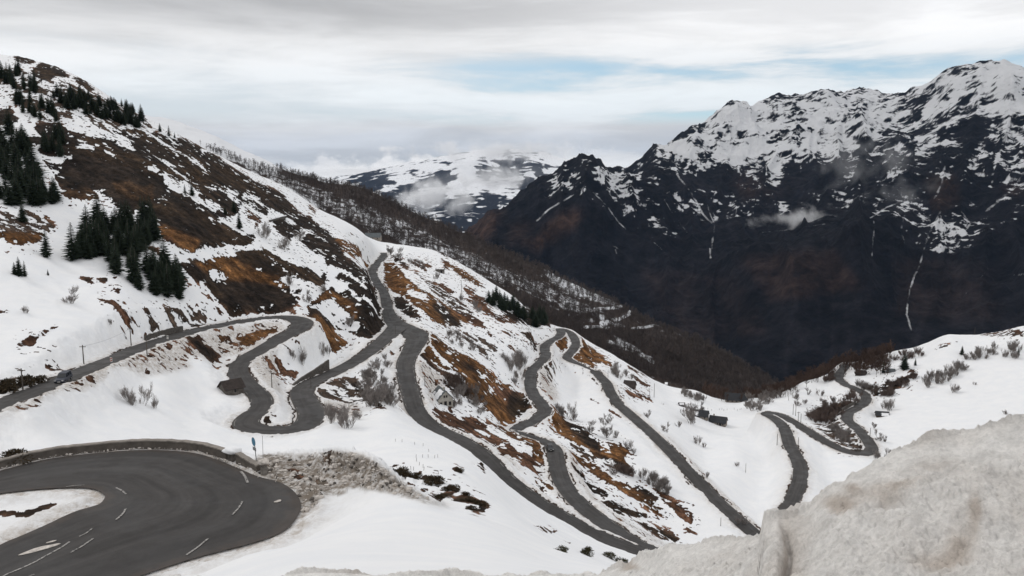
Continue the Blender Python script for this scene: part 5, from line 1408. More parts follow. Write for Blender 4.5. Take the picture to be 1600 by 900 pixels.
# ------------------------------------------------------------------ woods too far and dense to count
def wood(name, spots, hts, me_list, label, seed):
    rn = np.random.default_rng(seed)
    Vs, Fs_, off, Mi = [], [], 0, []
    tp = []
    for me in me_list:
        v = np.empty(len(me.vertices) * 3, np.float32); me.vertices.foreach_get('co', v)
        me.calc_loop_triangles(); t = np.empty(len(me.loop_triangles) * 3, np.int32); me.loop_triangles.foreach_get('vertices', t)
        tp.append((v.reshape(-1, 3), t.reshape(-1, 3)))
    for p, h in zip(spots, hts):
        v, t = tp[rn.integers(len(tp))]
        a = rn.uniform(0, 6.28); c, s = math.cos(a), math.sin(a)
        w = h * rn.uniform(.75, 1.1)
        Vs.append(np.stack([(v[:, 0] * c - v[:, 1] * s) * w + p[0], (v[:, 0] * s + v[:, 1] * c) * w + p[1], v[:, 2] * h + p[2] - .2], -1)); Fs_.append(t + off); off += len(v)
    V = np.concatenate(Vs).astype(np.float32); F = np.concatenate(Fs_).astype(np.int32)
    me = bpy.data.meshes.new(name); me.vertices.add(len(V)); me.vertices.foreach_set('co', V.ravel())
    me.loops.add(F.size); me.loops.foreach_set('vertex_index', F.ravel()); me.polygons.add(len(F)); me.polygons.foreach_set('loop_start', (np.arange(len(F)) * 3).astype(np.int32))
    me.update(calc_edges=True)
    me.materials.append(me_list[0].materials[0])
    o = bpy.data.objects.new(name, me); COL.objects.link(o); tag(o, label, None, None, 'stuff')
    return o


def low_tree(seed, n=16, rad=.016):
    rn = random.Random(seed); m = MB()
    m.tube((0, 0, -.03), (0, 0, .8), .020, .008, 3, cap=False)
    for i in range(n):
        t = rn.uniform(.25, .85); a = rn.uniform(0, 6.28); L = rn.uniform(.18, .38) * (1.15 - t * .6)
        d = Vector((math.cos(a), math.sin(a), rn.uniform(.7, 1.6))).normalized()
        q = Vector((0, 0, t)) + d * L
        m.tube((0, 0, t), q, rad * .7, rad * .45, 3, cap=False)
        for _ in range(2):
            a2 = rn.uniform(0, 6.28); d2 = (d + Vector((math.cos(a2), math.sin(a2), .2)) * .7).normalized()
            r_ = Vector((0, 0, t)) + d * (L * rn.uniform(.4, .9)); m.tube(r_, r_ + d2 * L * .6, rad * .5, rad * .4, 3, cap=False)
    unit([m]); return m


M_wood_grey = simple('winter_wood', (.085, .070, .064), noise=.35, scale=.15)
M_wood_brown = simple('brown_winter_wood', (.070, .044, .033), noise=.4, scale=.12)
LT = [low_tree(s).mesh('low_tree', M_wood_grey) for s in range(5)]
LB = [low_tree(s + 9, 22, .02).mesh('low_brown_tree', M_wood_brown) for s in range(4)]
rn = random.Random(99)
WOODP = [(300,224),(345,238),(390,255),(430,268),(480,278),(540,286),(580,297),(620,318),(680,346),(720,363),(780,389),(850,419),(900,443),(960,470),(1000,494),(1050,514),(1100,533),(1150,561),(1200,590),(1210,625),(1150,640),(1080,610),(1000,585),(900,525),(860,510),(800,465),(690,400),(610,383),(560,366),(450,296),(340,244)]
spots, hts = [], []
while len(spots) < 7000:
    u, v = rn.uniform(295, 1215), rn.uniform(220, 640)
    if not inside(WOODP, u, v): continue
    f = bil(Fb, np.array(u), np.array(v)); tr = bil(Fs, np.array(u), np.array(v - 2))
    if tr > .2: continue
    if rn.random() > .55 + .5 * float(f): continue
    p = hit_ridge(u, v)
    if p is None: continue
    spots.append(p); hts.append(rn.uniform(5.5, 9.0))
for (a, b) in zip(RSIL[8:-2], RSIL[9:-1]):           # a dense fringe along the ridge line
    n = int((b[0] - a[0]) / .8)
    for i in range(n):
        t = rn.random(); p = hit_ridge(a[0] + (b[0] - a[0]) * t, a[1] + (b[1] - a[1]) * t + rn.uniform(0, 8))
        if p: spots.append(p); hts.append(rn.uniform(4.5, 7.5))
wood('forest', spots, hts, LT, 'leafless grey-brown forest covering the ridge behind the hairpins', 1)
spots, hts = [], []
for (a, b) in zip(SIL[20:-1], SIL[21:]):
    n = int((b[0] - a[0]) * (1.7 if b[0] > 1200 else .5))
    if b[0] > 1420: n = 0
    for i in range(n):
        t = rn.random(); az, s = ray(a[0] + (b[0] - a[0]) * t, 500)
        r = (a[2] + (b[2] - a[2]) * t) * rn.uniform(1.02, 1.22)
        x, y = r * math.sin(az), r * math.cos(az)
        spots.append((x, y, height(x, y))); hts.append(rn.uniform(5, 9.5))
wood('brown_wood', spots, hts, LB, 'brown leafless wood on the slope falling away behind the right-hand snowfield', 2)
# ------------------------------------------------------------------ buildings
def barn(name, u, v, w, d, hw, hr, rot, label, cat, wall_m, roof_m, snow=None, windows=0, chimney=False, door=False, attic=0, sink=.4, gable_out=.35):
    """gabled building; ridge along local x, front at -y; w along the ridge"""
    p = hit(u, v)
    z = min(height(p.x + dx, p.y + dy) for dx in (-w / 3, w / 3) for dy in (-.2, d / 2))
    az = math.atan2(p.x, p.y)
    r = empty(name, (p.x + math.sin(az) * d * .4, p.y + math.cos(az) * d * .4, max(z, p.z - 1.0) - .05), rot - az, label, cat)
    W_ = MB()
    hw2, d2 = w / 2, d / 2
    prof = [(-d2, -sink), (d2, -sink), (d2, hw), (0, hw + hr), (-d2, hw)]
    W_.add([(-hw2, y, z_) for y, z_ in prof] + [(hw2, y, z_) for y, z_ in prof], [(0, 1, 2, 3, 4), (9, 8, 7, 6, 5)] + [(i, 5 + i, 5 + (i + 1) % 5, (i + 1) % 5) for i in range(5)])
    W_.build('wall', wall_m, r)
    R_ = MB(); ov = .35; t = .16
    for s in (-1, 1):
        n = Vector((0, s * hr, d2)).normalized()
        e0 = Vector((0, 0, hw + hr)) + n * .02; e1 = Vector((0, s * (d2 + ov), hw - hr * ov / d2)) + n * .02
        V = []
        for x in (-hw2 - gable_out, hw2 + gable_out):
            for e in (e0, e1, e1 + n * t, e0 + n * t): V.append((x, e.y, e.z))
        R_.add(V, [(0, 1, 2, 3), (7, 6, 5, 4), (0, 4, 5, 1), (1, 5, 6, 2), (2, 6, 7, 3), (3, 7, 4, 0)])
    ro = R_.build('roof', roof_m, r)
    if chimney:
        c = MB().box(-hw2 * .55 - .3, -hw2 * .55 + .3, -.3, .3, hw + hr * .5, hw + hr + .9); c.build('chimney', wall_m, ro)
    if snow:
        for x0, x1, s, a, b in snow:      # a slab of snow left lying on one side of the roof
            n = Vector((0, s * hr, d2)).normalized()
            S_ = MB(); nx, ny = 9, 6; V, F = [], []
            for i in range(nx + 1):
                for j in range(ny + 1):
                    x = x0 + (x1 - x0) * i / nx; q = a + (b - a) * j / ny
                    q += .06 * math.sin(i * 1.9) * (j == ny) + .04 * math.sin(i * 2.7 + 1) * (j == 0)
                    x += .14 * math.sin(j * 2.3) * (i in (0, nx))
                    e = Vector((0, 0, hw + hr)) * (1 - q) + Vector((0, s * (d2 + ov), hw - hr * ov / d2)) * q
                    edge = min(i, nx - i, j, ny - j)
                    e = e + n * (t + .03 + (.0 if edge == 0 else .16 + .05 * math.sin(i * 1.3 + j)))
                    V.append((x * hw2, e.y, e.z))
            for i in range(nx):
                for j in range(ny): k = i * (ny + 1) + j; F.append((k, k + ny + 1, k + ny + 2, k + 1))
            S_.add(V, F); S_.build('roof_snow', M_snow, ro, smooth=True)
    def opening(nm, x, z0, ww, hh, face):
        M = MB()
        if face == 'front':
            f = MB().box(x - ww / 2 - .09, x + ww / 2 + .09, -d2 - .05, -d2 + .05, z0 - .09, z0 + hh + .09).build(nm, M_wood if nm == 'door' else M_coping, r)
            MB().box(x - ww / 2, x + ww / 2, -d2 - .07, -d2 + .02, z0, z0 + hh).build('panel' if nm == 'door' else 'pane', M_dark, f)
        else:
            s = 1 if face == 'right' else -1
            f = MB().box(s * hw2 - .05, s * hw2 + .05, x - ww / 2 - .09, x + ww / 2 + .09, z0 - .09, z0 + hh + .09).build(nm, M_wood if nm == 'door' else M_coping, r)
            MB().box(s * hw2 - .07, s * hw2 + .07, x - ww / 2, x + ww / 2, z0, z0 + hh).build('panel' if nm == 'door' else 'pane', M_dark, f)
    if windows:
        for i in range(windows): opening('window', -hw2 + w * (i + .5) / windows + .1, hw * .42, .6, .8, 'front')
    if door: opening('door', w * .18, .0, .9, min(1.9, hw * .85), 'front')
    if attic:
        for i in range(attic): opening('window', (i - (attic - 1) / 2) * .75, hw + hr * .18, .45, .7, 'left')
        for y in (-d * .3, 0, d * .3):
            opening('door' if y == 0 else 'window', y, .1 if y == 0 else .55, .7, 1.7 if y == 0 else 1.1, 'left')
    return r


barn('stone_house', 691, 630, 6.6, 4.9, 2.6, 2.6, R(108), 'grey stone house with steep gable and snow on its roof, beside the road', 'house', M_render, M_grey_roof, snow=[(-.9, .2, 1, .12, .95), (.35, .85, 1, .5, .98)], chimney=True, attic=2)
barn('stone_barn', 362, 617, 4.6, 3.8, 2.0, 1.6, R(24), 'dark stone barn half buried in snow left of the hairpin road', 'barn', M_stone_dark, M_rust, windows=1)
barn('slate_barn', 1093, 652, 8.0, 5.0, 1.8, 2.2, R(-8), 'dark slate barn with a white snow patch on its roof', 'barn', M_wallstone, M_slate, snow=[(-.85, -.15, -1, .3, .85)], windows=3)
barn('slate_barn', 1122, 664, 7.6, 5.0, 2.0, 2.2, R(-10), 'lower right slate barn with a bare dark roof on the white meadow', 'barn', M_wallstone, M_slate, windows=3, door=True, chimney=True)
barn('long_building', 1150, 629, 11.5, 6, 2.0, 3.0, R(4), 'long dark-roofed building on the rim of the snow meadow', 'building', M_wallstone, M_slate, windows=5)
barn('brown_hut', 984, 605, 5.0, 4.4, 1.2, 2.4, R(-14), 'dark brown hut without snow beside the road bend', 'hut', M_wood, M_rust, door=True)
barn('stone_hut', 1065, 635, 2.6, 2.2, 1.0, .9, R(10), 'tiny stone hut with snow on its roof above the slate barns', 'hut', M_stone_dark, M_rust, snow=[(-.9, .9, -1, .1, .8)])
barn('shed', 1378, 651, 5.6, 3.6, 1.3, 1.4, R(12), 'dark wooden shed under snow on the right-hand snowfield', 'shed', M_wood, M_slate, snow=[(-.2, 1.0, -1, .35, 1.05)])
barn('shed', 1345, 587, 5.2, 3.6, 1.5, 1.7, R(-12), 'dark brown shed right of the upper valley road', 'shed', M_wood, M_rust, door=True)
barn('shed', 1391, 582, 4.2, 3.0, 1.2, 1.2, R(10), 'little grey shed right beside the dark spruce', 'shed', M_wood, M_grey_roof, windows=1)
barn('stone_hut', 1043, 602, 3.4, 2.8, 1.4, 1.2, R(-6), 'stone hut among dark bushes on the rim above the valley', 'hut', M_stone_dark, M_rust, snow=[(-.9, .1, -1, .2, .95)])
barn('roadside_house', 583, 371, 11.5, 6, 2.6, 2.8, R(-12), 'house with a long grey roof above the upper road', 'house', M_wallstone, M_grey_roof, windows=3, chimney=True)
barn('stone_barn', 688, 426, 4.8, 4.0, 2.2, .9, R(-6), 'small grey stone barn on the upper snowfield', 'barn', M_stone, M_rust, snow=[(-1, 1, 1, .1, 1), (-1, 1, -1, .05, .55)], door=True)

# ------------------------------------------------------------------ walls
def wall_along(name, P, h, t, label, cat, m, cap=None, h_end=None, base=-.8, jag=.03, cap_t=.12):
    """masonry following the points P (x, y, z)"""
    r = empty(name, P[len(P) // 2], 0, label, cat)
    P = [Vector(p) - r.location for p in P]; n = len(P)
    rn_ = random.Random(len(P))
    V, Vc = [], []
    for i, p in enumerate(P):
        a, b = P[max(i - 1, 0)], P[min(i + 1, n - 1)]
        d = Vector((b.x - a.x, b.y - a.y, 0)).normalized(); q = Vector((-d.y, d.x, 0))
        hh = (h if h_end is None else h + (h_end - h) * i / (n - 1)) + rn_.uniform(-jag, jag)
        for s, z in ((-1, base), (1, base), (1, hh), (-1, hh)): V.append(p + q * (s * t / 2) + Vector((0, 0, z)))
        for s, z in ((-1, hh + .003), (1, hh + .003), (1, hh + cap_t), (-1, hh + cap_t)): Vc.append(p + q * (s * (t / 2 + .05)) + Vector((0, 0, z)))
    def ring(V):
        F = [(3, 2, 1, 0), tuple(4 * (n - 1) + k for k in range(4))]
        for i in range(n - 1):
            for k in range(4): a, b = 4 * i + k, 4 * i + (k + 1) % 4; F.append((a, b, b + 4, a + 4))
        return F
    MB().add(V, ring(V)).build('masonry', m, r)
    if cap: MB().add(Vc, ring(Vc)).build('coping', cap, r)
    return r


cen = (hp_out + hp_in) / 2
def outset(i, off):
    a, b = hp_out[max(i - 2, 0)], hp_out[min(i + 2, len(hp_out) - 1)]
    d = (b - a)[:2]; d = d / (np.linalg.norm(d) + 1e-9); q = np.array([-d[1], d[0]])
    if np.dot(q, (hp_out[i] - hp_in[i])[:2]) < 0: q = -q
    return (hp_out[i, 0] + q[0] * off, hp_out[i, 1] + q[1] * off, HZ)
hu_, hv_ = pix(hp_out[:, 0], hp_out[:, 1], hp_out[:, 2])
far_side = np.arange(len(hp_out)) < np.argmax(hu_)
def hp_mid(u): return int(np.argmin(np.abs(hu_ - u) + np.where(far_side, 0, 1e6)))
def hp_idx(u0, u1): return [i for i in range(len(hp_out)) if far_side[i] and u0 <= hu_[i] <= u1]
ii = hp_idx(-110, 157); wall_along('parapet_wall', [outset(i, .75) for i in ii], .66, .45, 'long low masonry parapet along the left part of the near bend', 'wall', M_concrete, M_coping)
ii = hp_idx(149, 346); wall_along('parapet_wall', [outset(i, .75) for i in ii], .68, .45, 'low masonry parapet round the far side of the near bend, ending at the gap', 'wall', M_concrete, M_coping)
ii = hp_idx(345, 358); wall_along('parapet_wall', [outset(i, .8) for i in ii], .62, .4, 'short dark broken piece of parapet under a snow cap', 'wall', M_stone_dark)
ii = hp_idx(359, 392); wall_along('parapet_wall', [outset(i, .85) for i in ii], .80, .45, 'short detached block of parapet beside the blue sign', 'wall', M_concrete, M_coping, h_end=.45)


def along(L, u0, v0, u1, v1, side, off, step=1):
    """points beside a road line, from the sample nearest to one pixel to that nearest to another"""
    u, v = pix(L[:, 0], L[:, 1], L[:, 2])
    a = int(np.argmin((u - u0) ** 2 + (v - v0) ** 2)); b = int(np.argmin((u - u1) ** 2 + (v - v1) ** 2))
    if a > b: a, b = b, a
    T = np.gradient(L[:, :2], axis=0); T /= np.linalg.norm(T, axis=1)[:, None] + 1e-9
    out = []
    for i in range(a, b + 1, step):
        q = np.array([-T[i, 1], T[i, 0]]) * side * (L[i, 3] / 2 + off)
        out.append((L[i, 0] + q[0], L[i, 1] + q[1], L[i, 2]))
    return out


L0, L1 = road_lines[0], road_lines[1]
P = along(L0, 248, 530, 304, 517, 1, .7); wall_along('retaining_wall', P, 1.5, .5, 'dark stone retaining wall above the straight upper road', 'wall', M_stone_dark, jag=.14)
P = along(L0, 478, 602, 530, 578, 1, .5)
u_, _ = pix(*np.array(P).T); P = P if u_[0] < u_[-1] else P[::-1]
wall_along('retaining_wall', P, .4, .5, 'curved stone retaining wall inside the road climbing to the junction', 'wall', M_stone_dark, h_end=3.0, jag=.08)
a, b = hit(421, 347), hit(447, 340)
wall_along('retaining_wall', [a.lerp(b, k / 8) for k in range(9)], 1.0, .5, 'short wall holding the snowy shelf on the upper hillside', 'wall', M_stone_dark, M_snow, jag=.05, cap_t=.3)
a, b = hit(1333, 708), hit(1352, 706)
P = along(road_lines[5], 1335, 709, 1356, 708, 1, .4)
wall_along('retaining_wall', P, .7, .4, 'low dark wall at the corner of the valley road', 'wall', M_stone_dark, jag=.04)
P = along(road_lines[5], 1326, 646, 1348, 632, 1, .5)
wall_along('retaining_wall', P, 1.6, .4, 'dark wall inside the valley road bend below the thicket', 'wall', M_stone_dark, jag=.1)

# snow caps beside the near bend
def lump(name, p, rx, ry, rz, m, label=None, cat=None, seed=1, kind=None):
    bm = bmesh.new(); bmesh.ops.create_icosphere(bm, subdivisions=3, radius=1)
    for vv_ in bm.verts:
        c = vv_.co; k = 1 + .16 * math.sin(c.x * 3.1 + seed) * math.cos(c.y * 2.7 + seed * 2) + .08 * math.sin(c.z * 7 + seed * 3 + c.x * 5)
        vv_.co = Vector((c.x * rx * k, c.y * ry * k, c.z * rz * k))
    me = bpy.data.meshes.new(name); bm.to_mesh(me); bm.free(); me.materials.append(m)
    me.polygons.foreach_set('use_smooth', [True] * len(me.polygons))
    o = obj(name, me, None, p); tag(o, label, cat, None, kind); return o


i = hp_mid(352); q = outset(i, .95); lump('snow_cushion', (q[0], q[1], HZ + .85), .85, .55, .38, M_snow, 'rounded snow cushion lying on the broken parapet', 'snow', 2)
i = hp_mid(402); q = outset(i, .9)
sp_ = empty('stone_post', (q[0], q[1], HZ), 0, 'stubby stone post under a thick snow cap right of the blue sign', 'post')
MB().tube((0, 0, -.5), (0, 0, .75), .36, .30, 9).build('shaft', M_stone, sp_)
o = lump('snow_top', (0, 0, 0), .50, .46, .30, M_dsnow, seed=4); o.parent = sp_; o.location = (0, 0, .98)
for k in ('label', 'category'):
    if k in o: del o[k]

# ------------------------------------------------------------------ sign, poles, stakes
i = hp_mid(383); q = outset(i, 1.25)
sg = empty('road_sign', (q[0], q[1], HZ), R(-52), 'round blue traffic sign above a small grey plate on a leaning post', 'sign')
sg.rotation_euler = (R(2), R(-4), R(-50))
MB().tube((0, 0, -.4), (0, 0, 2.55), .042, .042, 8).build('post', M_steel, sg)
dk = MB(); n = 28
dk.add([(0.40 * math.cos(2 * math.pi * k / n), y, 2.42 + .40 * math.sin(2 * math.pi * k / n)) for y in (-.075, -.05) for k in range(n)], [tuple(range(n))[::-1], tuple(range(n, 2 * n))] + [(k, (k + 1) % n, n + (k + 1) % n, n + k) for k in range(n)])
d_ = dk.build('disc', M_blue, sg)
rm = MB()
for k in range(n):
    a0, a1 = 2 * math.pi * k / n, 2 * math.pi * (k + 1) / n
    rm.add([(r_ * math.cos(a), -.079, 2.42 + r_ * math.sin(a)) for a in (a0, a1) for r_ in (.385, .415)], [(0, 1, 3, 2)])
rm.build('rim', M_steel, d_)
MB().box(-.36, .36, -.07, -.045, 1.58, 1.90).build('plate', M_steel, sg)
i = hp_mid(389); q = outset(i, 1.6)
o = MB().tube((0, 0, -.4), (.05, 0, 3.0), .022, .016, 6).build('snow_stake', M_pole, loc=(q[0], q[1], HZ)); tag(o, 'thin bare snow stake right behind the blue sign', 'stake')


def pole(u, v, hpx, label, arm=True, r=.12, group=None):
    p = hit(u, v); h = hpx * p.length / FPX
    o = empty('utility_pole', p, 0, label, 'pole', group)
    MB().tube((0, 0, -.5), (0, 0, h), r, r * .75, 7).build('shaft', M_pole, o)
    if arm:
        c = MB().box(-.7, .7, -.06, .06, h - .45, h - .33).build('crossarm', M_pole, o)
        b = MB()
        for x in (-.6, .6): b.tube((x, 0, h - .325), (x, 0, h - .15), .045, .035, 6)
        b.build('insulator', M_white, c)
    return o, p + Vector((0, 0, h))


pp = {}
for u, v, h, lb, arm in [(131,568,26,'wooden pole with crossarm left of the bend marker, above the upper road',True),(205,540,26,'thin pole on the snow, right end of the sagging wire',True),(230,557,24,'dark pole on the lower verge of the upper road',False),(36,610,30,'pole standing in the dark heather at the left edge',True),
    (425,606,23,'pole on the snow between the two legs of the hairpin',False),(486,606,12,'short pole at the outer edge above the hairpin',False),(618,522,14,'short pole by the traffic island at the junction',False),(664,604,18,'pole with crossarm above the stone house',True),(611,405,18,'pole at the road corner below the upper house',False),(721,457,20,'grey pole on the upper snowfield',False),
    (931,582,20,'thick pole where the straight road begins',False),(950,590,13,'thin dark pole left of the brown hut',False),(1022,621,22,'tall pole on the snow right of the brown hut',False),(1015,618,12,'thin stake left of the tall pole by the hut',False),
    (1214,696,18,'left pole on the meadow beside the valley road',False),(1247,700,16,'pole close to the right verge of the valley road',False),(1227,620,13,'leftmost of three short poles on the snow rim',False),(1230,619,12,'middle of three short poles on the snow rim',False),(1232,626,12,'rightmost of three short poles on the snow rim',False),
    (1239,648,16,'left tall pole above the doubled road',False),(1243,650,18,'middle tall pole above the doubled road',False),(1247,661,17,'pole with crossarm right above the doubled road',True),(1251,663,16,'last pole of the row above the doubled road',False),(1359,687,17,'pole right of the valley road by a small tree',False),(1350,679,11,'thin pole left of another beside the valley road',False),(1523,520,10,'small pole on the skyline of the right slope',False),(1126,822,13,'thin pole on the snow left of the lowest road',False),(1165,738,14,'short thin pole on the lower meadow',False)]:
    pp[(u, v)] = pole(u, v, h, lb, arm, r=.13 if h > 14 else .09)
# the wire that hangs between two poles
a, b = pp[(131, 568)][1], pp[(205, 540)][1]
w_ = MB(); prev = None
for k in range(17):
    t = k / 16; p = a.lerp(b, t) - Vector((0, 0, .25 + 1.0 * 4 * t * (1 - t) * .6))
    if prev is not None: w_.tube(prev - a, p - a, .025, .025, 4, cap=False)
    prev = p
o = w_.build('power_wire', M_steel, loc=a); tag(o, 'thin sagging wire between two poles above the upper road', 'wire')

st = MB().tube((0, 0, -.3), (.02, 0, .6), .035, .03, 5).mesh('fence_stake', M_wood)
for k, (u, v) in enumerate([(618,690),(628,691),(648,695),(661,697),(670,706),(650,715),(651,721),(660,715),(669,715),(679,716),(684,715),(655,727),(661,731),(662,735),(620,731),(626,733),(630,733),(642,734),(646,735),(685,741)]):
    o = obj('fence_stake', st, None, hit(u, v), k * .7); o.rotation_euler = (R((k * 37) % 17 - 8), R((k * 53) % 15 - 7), 0); tag(o, 'tiny dark fence stake poking out of the snow beside the ploughed pile', 'stake', 'fence stakes on the middle snowfield')
st2 = MB().tube((0, 0, -.3), (.03, 0, .95), .07, .06, 5).mesh('fence_post', M_wood)
for k, u in enumerate([1089,1099,1106,1112,1124,1128,1131,1136,1147,1152,1156,1158]):
    o = obj('fence_post', st2, None, hit(u, 642 - (k % 3)), k * .7); tag(o, 'small dark fence post in the row below the long building', 'post', 'fence posts below the long building')

for u, v, lb in [(174, 567, 'red and white striped marker board at the lower verge of the upper road'), (262, 531, 'pale marker board near the stone retaining wall')]:
    p = hit(u, v); o = empty('marker_board', p + Vector((0, 0, -.05)), 0, lb, 'marker')
    MB().box(-.24, .24, -.03, .03, .25, 1.25).build('board', M_white, o); MB().box(-.03, .03, -.02, .02, -.3, .25).build('post', M_steel, o)
    s_ = MB()
    for z in ((.35, .85) if u == 174 else (.75,)): s_.add([(-.24, -.034, z), (.24, -.034, z + .18), (.24, -.034, z + .38), (-.24, -.034, z + .20)], [(0, 1, 2, 3)])
    s_.build('stripe', M_red if u == 174 else M_steel, o)

# ------------------------------------------------------------------ cars
def car(u, v, L, side, rev, paint, label, hgt=1.5, van=False):
    uu_, vv_ = pix(L[:, 0], L[:, 1], L[:, 2]); i = int(np.argmin((uu_ - u) ** 2 + (vv_ - v) ** 2)); i = min(max(i, 2), len(L) - 3)
    T = L[i + 2, :2] - L[i - 2, :2]; T = T / np.linalg.norm(T) * (-1 if rev else 1)
    q = np.array([-T[1], T[0]]) * side
    r = empty('parked_car' if not van else 'van', (L[i, 0] + q[0], L[i, 1] + q[1], L[i, 2] + .04), math.atan2(T[1], T[0]), label, 'car')
    H = hgt; b = MB()
    low = [(-2.15, .30), (2.1, .28), (2.2, .55), (2.1, .82), (1.15, .98), (-2.1, 1.0), (-2.2, .6)]
    bm = bmesh.new()
    def loft(prof, w0, w1=None, zmid=None, nm='body', m=paint, par=None):
        M = MB(); n = len(prof); V = []
        for s, w in ((-1, w0), (1, w0)):
            for x, z in prof:
                k = 1 - .10 * max(0, (z - .55)) ** 1 if w1 is None else w0 + (w1 - w0) * (z - prof[0][1]) / (max(p_[1] for p_ in prof) - prof[0][1])
                V.append((x, s * (w * k if w1 is None else k), z))
        F = [tuple(range(n))[::-1], tuple(range(n, 2 * n))] + [(k, (k + 1) % n, n + (k + 1) % n, n + k) for k in range(n)]
        M.add(V, F); o = M.build(nm, m, par or r)
        mod = o.modifiers.new('bevel', 'BEVEL'); mod.width = .06; mod.segments = 2; mod.limit_method = 'ANGLE'
        return o
    body = loft(low, .88)
    back = -2.0 if van else -1.75
    loft([(1.1, .98), (.35, H - .05), (.1, H), (back + .15, H), (back, .98)], .84, .68, nm='cabin', m=paint)
    g = MB()
    for s in (-1, 1):
        def yy(z): return s * (.84 + (.68 - .84) * (z - .98) / (H - .98) + .012)
        for x0, x1, t0, t1 in ((.92, .12, .42, .12), (.02, -.75, .02, -.75), (-.85, back + .25, -.85, back + .32)):
            z0, z1 = 1.03, H - .12
            g.add([(x0, yy(z0), z0), (x1, yy(z0), z0), (t1, yy(z1), z1), (t0 if x0 != .92 else .40, yy(z1), z1)], [(0, 1, 2, 3)])
    g.build('side_window', M_glass, r)
    f = MB(); z0, z1 = 1.03, H - .1
    fx = lambda z: 1.1 + (.35 - 1.1) * (z - .98) / (H - 1.03) + .015
    f.add([(fx(z0), -.76, z0), (fx(z0), .76, z0), (fx(z1), .64, z1), (fx(z1), -.64, z1)], [(0, 1, 2, 3)]); f.build('windscreen', M_glass, r)
    bk = MB(); bx = lambda z: back + .15 * (z - .98) / (H - .98) - .015
    bk.add([(bx(z0), -.72, z0), (bx(z0), .72, z0), (bx(z1), .62, z1), (bx(z1), -.62, z1)], [(0, 1, 2, 3)]); bk.build('rear_window', M_glass, r)
    for s in (-1, 1):
        MB().box(2.09, 2.19, s * .64 - .17, s * .64 + .17, .60, .76).build('headlight', M_lamp, r)
        for x in (-1.35, 1.35):
            w = empty('wheel', (x, s * .80, .32), 0, None, None); w.parent = r
            MB().tube((0, -.11, 0), (0, .11, 0), .32, .32, 18).build('tyre', M_tyre, w); MB().tube((0, -.118, 0), (0, .118, 0), .19, .19, 12).build('rim', M_rim, w)
    MB().box(2.185, 2.215, -.26, .26, .42, .53).build('number_plate', M_white, r)
    return r


car(85, 592, L0, 1.3, True, M_car, 'dark blue van coming down the upper road towards the left', 1.75, True)
car(865, 703, road_lines[2], -1.2, True, M_car2, 'small black car on the road below the orange bank')

# ------------------------------------------------------------------ paint on the road
def marking(P, w, nm='road_marking', m=None):
    P = np.asarray(P, float); L = np.column_stack([P, np.full(len(P), w)])
    X, Y, Z = strip(L, 2)
    o = grid_mesh(nm, X, Y, Z, m or M_mark); tag(o, kind='structure'); return o


def mark_material():
    m, nb, bs = mat('worn_white_paint')
    pos = nb.new('ShaderNodeNewGeometry').outputs['Position']
    n = nb.smooth(nb.noise(pos, 5, 5, .7), .38, .58)
    nb.put(bs.inputs['Base Color'], nb.mix(n, (.075, .072, .07), (.36, .345, .325)))
    return m


M_mark = mark_material()
J4 = lambda X, Y: (X / 4, 675 + Y / 4)
for pts, w in [([(725,347),(760,364),(787,387)],.16),([(785,478),(765,512),(725,548)],.16),([(578,600),(540,630),(495,652)],.12),([(585,662),(520,708),(440,753)],.15),([(435,685),(380,722),(300,765),(200,820),(50,885),(10,905)],.16),([(1505,245),(1530,275),(1548,316)],.22),([(1515,432),(1490,475),(1450,517)],.15),([(1300,665),(1240,715),(1165,767)],.15),([(415,341),(470,334),(527,331)],.10),([(1330,150),(1380,172),(1415,190)],.14),([(215,888),(170,905)],.12)]:
    P = [world_pt(*J4(X, Y), HZ + .035) for X, Y in pts]
    marking(catmull(P, .3), w)


def dashes(L, u0, v0, u1, v1, side, inset, dash=2.6, gap=3.4, w=.13):
    u, v = pix(L[:, 0], L[:, 1], L[:, 2])
    a = int(np.argmin((u - u0) ** 2 + (v - v0) ** 2)); b = int(np.argmin((u - u1) ** 2 + (v - v1) ** 2))
    if a > b: a, b = b, a
    T = np.gradient(L[:, :2], axis=0); T /= np.linalg.norm(T, axis=1)[:, None] + 1e-9
    q = np.stack([-T[:, 1], T[:, 0]], -1) * side
    P = L[:, :3].copy(); P[:, :2] += q * (L[:, 3:4] / 2 - inset); P[:, 2] += .05
    i = a; out = MB()
    while i < b:
        j = min(i + int(dash), b)
        if j > i:
            c = P[i:j + 1]; n = len(c); V = []
            for k in range(n): V += [c[k] - np.append(q[i + k] * w / 2, 0), c[k] + np.append(q[i + k] * w / 2, 0)]
            out.add(V, [(2 * k, 2 * k + 2, 2 * k + 3, 2 * k + 1) for k in range(n - 1)])
        i += int(dash + gap)
    if out.v:
        o = out.build('road_marking', M_mark); tag(o, kind='structure')


for args in [(L0,398,610,383,663,-1,.5),(L0,398,610,383,663,1,.5),(L0,462,670,478,628,1,.45),(L0,482,660,472,612,-1,.45),(L1,643,548,651,642,-1,.5),(L1,643,548,651,642,1,.5),(L1,676,667,1000,862,1,.6),(L1,676,667,757,713,-1,.5),(road_lines[2],1000,853,905,786,-1,.5),(road_lines[4],953,612,1160,818,1,.5)]: dashes(*args)

